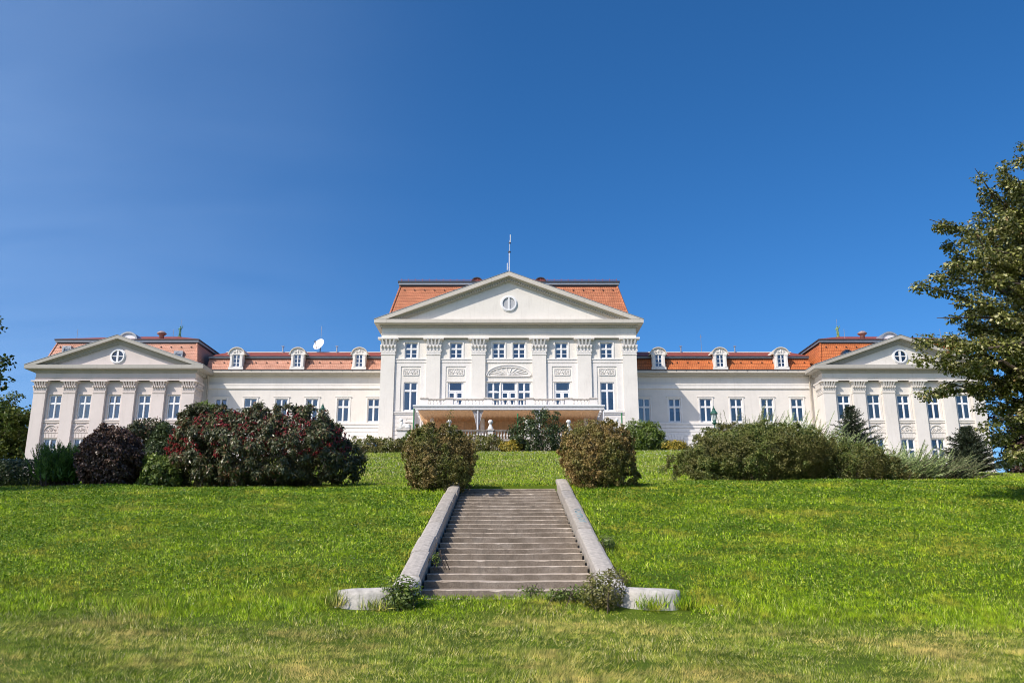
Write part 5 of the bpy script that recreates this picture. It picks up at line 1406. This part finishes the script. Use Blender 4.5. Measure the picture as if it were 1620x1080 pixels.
def spray_shrub(name, label, c, n, L, dirv, mat, seed, group=None, spread=.7, cat='juniper', thick=1.):
    """feathery plumes fanning out of one crown"""
    rs = np.random.RandomState(seed); g = float(gz(c[0], c[1])); e = empty(name, (c[0], c[1], g), label, cat, group)
    Ps, Ds, Ls = [], [], []; mb = MB()
    for i in range(n):
        a = rs.rand() * 6.283; v = np.array([math.cos(a) * spread, math.sin(a) * spread * .8, .25 + rs.rand() * .45]) + np.array(dirv) * rs.uniform(.3, 1)
        v /= np.linalg.norm(v); l = L * rs.uniform(.55, 1.15)
        b = np.array([c[0] + rs.normal() * c[2] * .45, c[1] + rs.normal() * .4, g - .05])
        nt = int(l / .035)
        tip = b + v * l - np.array([0, 0, .1 * l])
        if i % 4 == 0: mb.tube([b, b + v * l * .55, tip], [.02, .012, .004], 4)
        side = np.cross(v, [0, 0, 1.]); side /= np.linalg.norm(side)
        for q in range(nt):
            f = .18 + .82 * q / nt; p = b + v * l * f - np.array([0, 0, .1 * l * f * f])
            w = .16 * (1.05 - f) ** .7 * thick
            for s_ in (-1, 1):
                dd = v * .9 + side * s_ * rs.uniform(.2, .9) + np.array([0, 0, rs.normal() * .3])
                Ps.append(p + rs.normal(size=3) * .010); Ds.append(dd); Ls.append((w * .8 + .03) * rs.uniform(.7, 1.2))
    Ps, Ds, Ls = np.array(Ps), np.array(Ds), np.array(Ls)
    np_mesh('foliage', leaves(Ps, Ds, rs.normal(size=Ps.shape) * .5 + [-.3, -.6, .8], Ls, Ls * .24), 4, mat, e)
    mb.build('stem', 'bark', e)
    return e
JG = 'spreading junipers on the right lawn'
for k, (u, v, Y, n, L, dv, mat, lab) in enumerate((
        (1190, 676, 32.6, 230, 3.0, (1.0, -.1, .95), 'juniper_dark', 'upright juniper with dark slanting plumes above the olive shrubs'),
        (1240, 676, 32.4, 260, 2.9, (1.0, -.1, .85), 'juniper', 'pale juniper with slanting plumes at the right shoulder of the olive shrubs'),
        (1290, 700, 32.2, 230, 2.2, (1.1, -.15, .45), 'juniper', 'pale spreading juniper just left of the first spruce'),
        (1345, 712, 32.0, 230, 2.0, (1.1, -.15, .28), 'juniper', 'pale spreading juniper at the foot of the first spruce'),
        (1400, 722, 31.6, 220, 1.75, (1.1, -.15, .18), 'juniper', 'pale low juniper halfway between the two spruces'),
        (1448, 728, 31.4, 200, 1.6, (1.1, -.15, .16), 'juniper', 'pale low juniper just left of the second spruce'),
        (1500, 738, 31.2, 170, 1.35, (1.0, -.1, .10), 'juniper_dark', 'low dull juniper under the second spruce'))):
    p = at(u - 15, v, Y); spray_shrub('juniper', lab, (p.x, Y, 1.15), n, L, dv, mat, 80 + k, JG, spread=.5, thick=1.15 if k < 2 else .9)
p = at(116, 700, 31.5); 
spray_shrub('thuja', 'fresh green feathery thuja left of the purple beech', (p.x, 31.0, .55), 420, 1.7, (-.1, 0, 1.8), 'thuja', 95, None, .5, 'thuja', 1.7)
p = at(252, 700, 32.5)
spray_shrub('thuja', 'dark green feathery thuja behind the right side of the purple beech', (p.x, 32.5, .6), 320, 1.9, (0, 0, 1.8), 'thuja', 96, None, .5, 'thuja', 1.6)
c, r = pb(-60, 94, 731, 768, 31.5)
bush('low_hedge', 'low dark clipped hedge in the shade at the left edge of the lawn', c, (r[0], .8, r[1] * 1.1), 16000, .08, .045, 'dark_leaf', 44, 'hedge', amp=.08, nb=50, power=4.5, depth=.4, flat=-1.1)

# ---------- weeds at the foot of the stairs
def weed(name, label, x, y, rx, ry, h, n, L, mat, seed, cat='weed'):
    rs = np.random.RandomState(seed); g = float(gz(x, y)); e = empty(name, (x, y, g), label, cat, 'weeds at the foot of the stairs')
    V = foliage_cloud((x, y, g + h * .45), (rx, ry, h * .55), n, L, L * .5, rs, amp=.3, nb=25, width=.35, depth=.75, droop=.35, up=.7)
    np_mesh('foliage', V, 4, mat, e)
    mb = MB(); stems(mb, (x, y, g), (x, y, g + h * .4), (rx, ry, h * .5), rs, 6, .009); mb.build('stem', 'bark', e)
weed('leafy_weed', 'leafy green weed growing against the left turned end of the stairs', -1.62, 13.28, .29, .22, .48, 1000, .066, 'green_leaf', 1)
weed('leafy_weed', 'pale leafy weed sprawling over the right foot of the stairs', 1.42, 13.30, .32, .25, .56, 1700, .050, 'hedge_leaf', 2)
weed('leafy_weed', 'bushy weed on the right coping just above the turned end', 1.72, 14.1, .24, .22, .36, 700, .05, 'hedge_leaf', 3)
weed('leafy_weed', 'small dark weed growing along the lowest step right of centre', .78, 13.62, .24, .12, .22, 520, .045, 'green_leaf', 4)
weed('leafy_weed', 'low trailing weed between the dark weed and the pale sprawling weed', 1.08, 13.65, .22, .12, .25, 260, .055, 'green_leaf', 5)
weed('leafy_weed', 'tiny weed sprouting from the joint of the lowest step', .36, 13.90, .24, .05, .15, 160, .05, 'green_leaf', 6)
weed('leafy_weed', 'weed creeping over the outer edge of the right coping', 1.92, 17.0, .16, .34, .30, 380, .06, 'green_leaf', 7)
weed('leafy_weed', 'small weed in the shade of the left coping low on the stairs', -1.32, 15.75, .09, .1, .22, 110, .05, 'green_leaf', 8)

# dry grass tufts by the turned ends
def tuft(x, y, n, L, mat, seed, label):
    rs = np.random.RandomState(seed); g = float(gz(x, y)); e = empty('grass_tuft', (x, y, g), label, 'grass tuft', 'long grass tufts by the stair ends')
    P = np.stack([x + rs.normal(size=n) * .10, y + rs.normal(size=n) * .07, np.full(n, g - .01)], -1)
    D = rs.normal(size=(n, 3)) * .38 + [0, 0, 1.]
    l = L * (.5 + rs.rand(n) * .6)
    np_mesh('blades', leaves(P, D, rs.normal(size=(n, 3)), l, .010), 4, mat, e)
tuft(-2.62, 13.3, 190, .34, 'grass_fore', 1, 'dry straw coloured grass tuft at the outer tip of the left stair end')
tuft(-1.98, 13.18, 150, .26, 'grass_fore', 2, 'pale grass tuft in front of the left stair end')
tuft(2.15, 13.2, 200, .32, 'grass_slope', 3, 'green grass tuft in front of the right stair end')
tuft(2.62, 13.3, 190, .32, 'grass_slope', 4, 'green grass tuft at the outer tip of the right stair end')

# ---------- broadleaf trees
def tree(name, label, base, tips, mat, seed, trunk_r=.28, fork=.28, per=140, leaf=.13, clump_r=.5, cat='tree', start=.42, step=.42, flatz=.62, group=None, lw=.72):
    rs = np.random.RandomState(seed); x, y = base; g = float(gz(x, y)); e = empty(name, (x, y, g), label, cat, group)
    zt = max(t[2] for t in tips); H = zt - g
    tr = [(x + rs.normal() * .12 * i, y + rs.normal() * .1 * i, g - .2 + (H * .92) * i / 6) for i in range(7)]
    mb = MB(); mb.tube(tr, [trunk_r * (1.25 if i == 0 else 1 - .14 * i) for i in range(7)], 10); mb.build('trunk', 'bark', e)
    mb = MB(); cl = []
    for t in tips:
        t = np.array(t); frac = np.clip(((t[2] - g) / H) * .72 - .05, fork, .9)
        f = frac * 6; f = float(f); i = min(int(f), 5); s0 = np.array(tr[i]) * (1 - f + i) + np.array(tr[i + 1]) * (f - i)
        l = np.linalg.norm(t - s0)
        m1 = s0 + (t - s0) * .35 + rs.normal(size=3) * .06 * l + [0, 0, .05 * l]; m2 = s0 + (t - s0) * .7 + rs.normal(size=3) * .05 * l + [0, 0, .06 * l]
        pts = [s0, m1, m2, t]; r0 = min(trunk_r * .42, .012 + l * .017)
        r0 = float(r0); mb.tube(pts, [r0, r0 * .65, r0 * .38, .008], 6)
        segs = [0] + list(np.cumsum([np.linalg.norm(pts[k + 1] - pts[k]) for k in range(3)])); tot = segs[-1]
        d = start * tot
        while d <= tot:
            k = 0 if d < segs[1] else 1 if d < segs[2] else 2
            q = (d - segs[k]) / (segs[k + 1] - segs[k] + 1e-6); p = pts[k] * (1 - q) + pts[k + 1] * q
            off = rs.normal(size=3) * np.array([.5, .5, .22]) * (clump_r * 1.25) * (1.05 - .75 * d / tot)
            cl.append((p + off, clump_r * rs.uniform(.65, 1.15) * (1.0 - .35 * d / tot)))
            if rs.rand() < .35: mb.tube([p, p + off * .9], [.014, .005], 4)
            d += step * rs.uniform(.7, 1.3)
    Ps, Ns, Ds = [], [], []
    for p, r in cl:
        n = int(per * rs.uniform(.6, 1.25) * (r / clump_r) ** 1.4); d = rdir(n, rs); rr = rs.rand(n) ** .45
        P = p + d * rr[:, None] * np.array([r, r, r * flatz]); Ps.append(P)
        Nn = d * .5 + rs.normal(size=(n, 3)) * .5 + np.array([0, 0, .75]); Ns.append(Nn)
        D = rs.normal(size=(n, 3)) + d * .8 - np.array([0, 0, .35]); D -= Nn * ((D * Nn).sum(1) / (Nn * Nn).sum(1))[:, None] * .8; Ds.append(D)
    Ps, Ns, Ds = np.concatenate(Ps), np.concatenate(Ns), np.concatenate(Ds)
    s = leaf * (.65 + rs.rand(len(Ps)) * .7)
    np_mesh('crown', leaves(Ps, Ds, Ns, s, s * lw), 4, mat, e)
    mb.build('limb', 'bark', e)
    return e
def fill_tips(c, r, n, seed, cond=None):
    rs = np.random.RandomState(seed); out = []
    while len(out) < n:
        d = rdir(1, rs)[0]; q = d * rs.uniform(.72, 1.0) * np.array(r) + np.array(c)
        if cond is None or cond(q): out.append(tuple(q))
    return out
# silver linden at the right edge
tipsR = [(1454, 448, 21.5), (1472, 436, 21.0), (1470, 347, 22), (1492, 385, 22.4), (1542, 266, 22.5), (1565, 300, 23), (1604, 244, 22.5), (1616, 232, 22.2), (1590, 268, 22.2), (1622, 262, 22.8), (1500, 420, 20.8), (1482, 503, 21.5), (1462, 538, 21.2), (1454, 566, 20.8),
         (1500, 560, 20.5), (1468, 622, 21.0), (1490, 604, 21.4), (1516, 590, 20.6), (1524, 520, 22.0), (1540, 470, 21.0), (1545, 648, 22.0), (1560, 672, 21.4), (1572, 702, 21.8), (1578, 738, 22.4), (1600, 720, 21.0), (1605, 660, 21),
         (1530, 350, 21.4), (1555, 390, 20.6), (1570, 440, 20.4), (1580, 500, 20.2), (1585, 560, 20.5), (1590, 340, 21.0), (1610, 280, 21.6), (1600, 600, 22), (1500, 480, 22.6), (1515, 372, 23.0)]
tips = [tuple(at(*t)) for t in tipsR]
tips += fill_tips((17.6, 23, 8.2), (4.6, 4.4, 4.6), 34, 9, lambda q: q[0] > 14.2 and q[2] > 3.6 and q[2] < 12.2)
rq = np.random.RandomState(77)
EDGE_V = [235, 265, 300, 345, 400, 450, 500, 540, 570, 605, 650, 700, 745]; EDGE_U = [1602, 1560, 1565, 1500, 1500, 1500, 1500, 1480, 1478, 1490, 1590, 1606, 1612]
for k in range(36):
    v = rq.uniform(272, 720) if k % 4 == 0 else rq.uniform(272, 585); lo = np.interp(v, EDGE_V, EDGE_U) + 22
    if 590 < v < 640: lo = max(lo, 1600)
    tips.append(tuple(at(rq.uniform(lo, max(lo + 20, 1660)), v, rq.uniform(20.6, 24.5))))
tree('linden_tree', 'tall silvery green linden tree leaning into the right edge of the picture', (17.6, 23.2), tips, 'linden', 31, .34, .2, per=300, leaf=.088, clump_r=.43, start=.46, step=.42, cat='tree')
# maple mostly outside the left edge
tipsL = [(4, 519, 24), (-2, 494, 24.3), (5, 571, 24), (0, 600, 23.5), (-6, 545, 24.2), (-25, 470, 24.5), (-10, 585, 23.5), (-24, 620, 24)]
tips = [tuple(at(*t)) for t in tipsL] + fill_tips((-20.8, 26, 8.0), (4.6, 4.2, 4.4), 46, 10, lambda q: q[0] < -17.2 and q[2] > 4.8)
tree('maple_tree', 'dark maple whose outer twigs hang in at the left edge of the picture', (-20.3, 26.2), tips, 'maple', 32, .26, .25, per=120, leaf=.14, clump_r=.5, start=.35, step=.5, cat='tree')
# trees beyond the pavilions
tips = fill_tips((-57.5, 95, 13.5), (6.3, 5.5, 5.6), 60, 12)
tree('deciduous_tree', 'broad green tree behind the left end of the palace', (-57.5, 95), tips, 'far_leaf', 33, .4, .12, per=170, leaf=.36, clump_r=1.35, start=.3, step=1.2, cat='tree')
tips = fill_tips((-66, 90, 12.5), (6.5, 5.5, 6.5), 50, 13)
tree('deciduous_tree', 'second green tree further left beyond the palace', (-66, 90), tips, 'far_leaf', 34, .4, .12, per=150, leaf=.38, clump_r=1.4, start=.3, step=1.2, cat='tree')
tips = fill_tips((58.5, 92, 12.6), (5.6, 5, 7.0), 60, 14)
tree('copper_beech', 'dark reddish brown beech behind the right end of the palace', (58.5, 92), tips, 'far_beech', 35, .4, .1, per=170, leaf=.36, clump_r=1.3, start=.25, step=1.1, cat='tree')
tips = fill_tips((57, 72, 8.4), (4.4, 3.5, 3.2), 36, 15)
tree('deciduous_tree', 'low dark tree at the far right below the copper beech', (57, 72), tips, 'far_beech', 36, .25, .08, per=150, leaf=.28, clump_r=1.0, start=.25, step=.9, cat='tree')

# ================================================================== ADDED BOUNCE FORECOURT AND CIRRUS
def added_forecourt():  # unseen pale gravel, added to bounce light up onto the shaded walls
    xs = np.linspace(-47, 47, 60); ys = np.linspace(76.6, 92, 16); V = []; Fs = []
    for y in ys:
        for x in xs: V.append((x, y, float(gz(x, y)) + .03))
    for j in range(15):
        for i in range(59): a = j * 60 + i; Fs.append((a, a + 1, a + 61, a + 60))
    mb = MB(); mb.add(V, Fs); o = mb.build('bounce_forecourt', plain('bounce_gravel', (.50, .46, .39), .95, var=.25, scale=8, bump=.5, bscale=60)); o['kind'] = 'structure'
added_forecourt()
def cirrus():
    m, nt, out = new_mat('cirrus_veil')
    tc = N(nt, 'ShaderNodeTexCoord'); mp = N(nt, 'ShaderNodeMapping'); mp.inputs['Rotation'].default_value = (0, 0, R(24)); mp.inputs['Scale'].default_value = (.00022, .00060, .0005)
    nt.links.new(tc.outputs['Object'], mp.inputs['Vector'])
    n1 = N(nt, 'ShaderNodeTexNoise', i_Scale=1.6, i_Detail=7., i_Roughness=.55, i_Distortion=.3); nt.links.new(mp.outputs[0], n1.inputs['Vector'])
    at_ = N(nt, 'ShaderNodeAttribute', attribute_name='veil')
    r1 = ramp(nt, [(.28, (.68, .68, .68)), (.72, (1.2, 1.2, 1.2))], n1.outputs['Fac'])
    mu = N(nt, 'ShaderNodeMath', operation='MULTIPLY'); nt.links.new(r1.outputs[0], mu.inputs[0]); nt.links.new(at_.outputs['Fac'], mu.inputs[1])
    t = N(nt, 'ShaderNodeBsdfTransparent'); d = N(nt, 'ShaderNodeBsdfTranslucent'); d.inputs[0].default_value = (.62, .82, 1.0, 1)
    mx = N(nt, 'ShaderNodeMixShader'); nt.links.new(mu.outputs[0], mx.inputs[0]); nt.links.new(t.outputs[0], mx.inputs[1]); nt.links.new(d.outputs[0], mx.inputs[2]); nt.links.new(mx.outputs[0], out.inputs[0])
    M['cirrus'] = m
    H = 2600.; nx, ny = 90, 70; V = []; D = []; Fs = []
    for j in range(ny):                       # thin cirrus, its density raised leftward to brighten that side of the sky
        y = 1500 + (26000 - 1500) * (j / (ny - 1)) ** 1.8
        for i in range(nx):
            f = i / (nx - 1); az = -.95 + 1.0 * f
            x = y * math.tan(az) if az > -1.2 else -3 * y
            V.append((x, y, H + 90 * math.sin(x * .0011 + y * .0007) - 1e-6 * (x * x + y * y)))
            D.append(.25 * (1 - f) ** 1.3 * min(1, (1 - f) / .3) * min(1, j / 4) * (.55 + .45 * min(1, j / 34)))
    for j in range(ny - 1):
        for i in range(nx - 1): a = j * nx + i; Fs.append((a, a + 1, a + nx + 1, a + nx))
    me = bpy.data.meshes.new('cirrus_clouds'); me.from_pydata(V, [], Fs); me.polygons.foreach_set('use_smooth', [True] * len(Fs))
    at2 = me.attributes.new('veil', 'FLOAT', 'POINT'); at2.data.foreach_set('value', D); me.materials.append(m); me.update()
    o = bpy.data.objects.new('cirrus_clouds', me); COL.objects.link(o); tag(o, 'thin pale cirrus veil spread across the left half of the blue sky', 'clouds', kind='stuff')
cirrus()

# ================================================================== WORLD, SUN, CAMERA
w = bpy.data.worlds.new('World'); SC.world = w; w.use_nodes = True
nt = w.node_tree; nt.nodes.clear()
sky = nt.nodes.new('ShaderNodeTexSky'); sky.sky_type = 'NISHITA'; sky.sun_disc = False
sky.sun_elevation = SUN_EL
sky.sun_rotation = math.atan2(SUN_DIR.x, SUN_DIR.y)
sky.altitude = 300; sky.air_density = .75; sky.dust_density = 2.2; sky.ozone_density = 5.0
bg = nt.nodes.new('ShaderNodeBackground'); bg.inputs[1].default_value = .14
hs = nt.nodes.new('ShaderNodeHueSaturation'); hs.inputs['Saturation'].default_value = 1.27
nt.links.new(sky.outputs[0], hs.inputs['Color']); nt.links.new(hs.outputs[0], bg.inputs[0])
wo = nt.nodes.new('ShaderNodeOutputWorld'); nt.links.new(bg.outputs[0], wo.inputs[0])

sl = bpy.data.lights.new('sun', 'SUN'); sl.energy = 3.5; sl.angle = R(.53); sl.color = (1, .91, .80)
so = bpy.data.objects.new('sun', sl); COL.objects.link(so); so.rotation_euler = SUN_DIR.to_track_quat('Z', 'Y').to_euler(); so.location = (-40, -40, 60)

cam = bpy.data.cameras.new('camera'); cam.sensor_width = 36; cam.lens = F_PX / 1620 * 36; cam.shift_x = 5 / 1620; cam.clip_end = 40000; cam.clip_start = .1
co = bpy.data.objects.new('camera', cam); COL.objects.link(co); co.location = (0, 0, 0); co.rotation_euler = (math.pi / 2 + PITCH, 0, 0)
SC.camera = co
SC.view_settings.view_transform = 'Standard'; SC.view_settings.look = 'None'; SC.view_settings.exposure = .35; SC.view_settings.gamma = 1
SC.cycles.use_denoising = True; SC.cycles.filter_width = 1.0; SC.cycles.max_bounces = 8; SC.cycles.transparent_max_bounces = 12; SC.cycles.caustics_reflective = False; SC.cycles.caustics_refractive = False
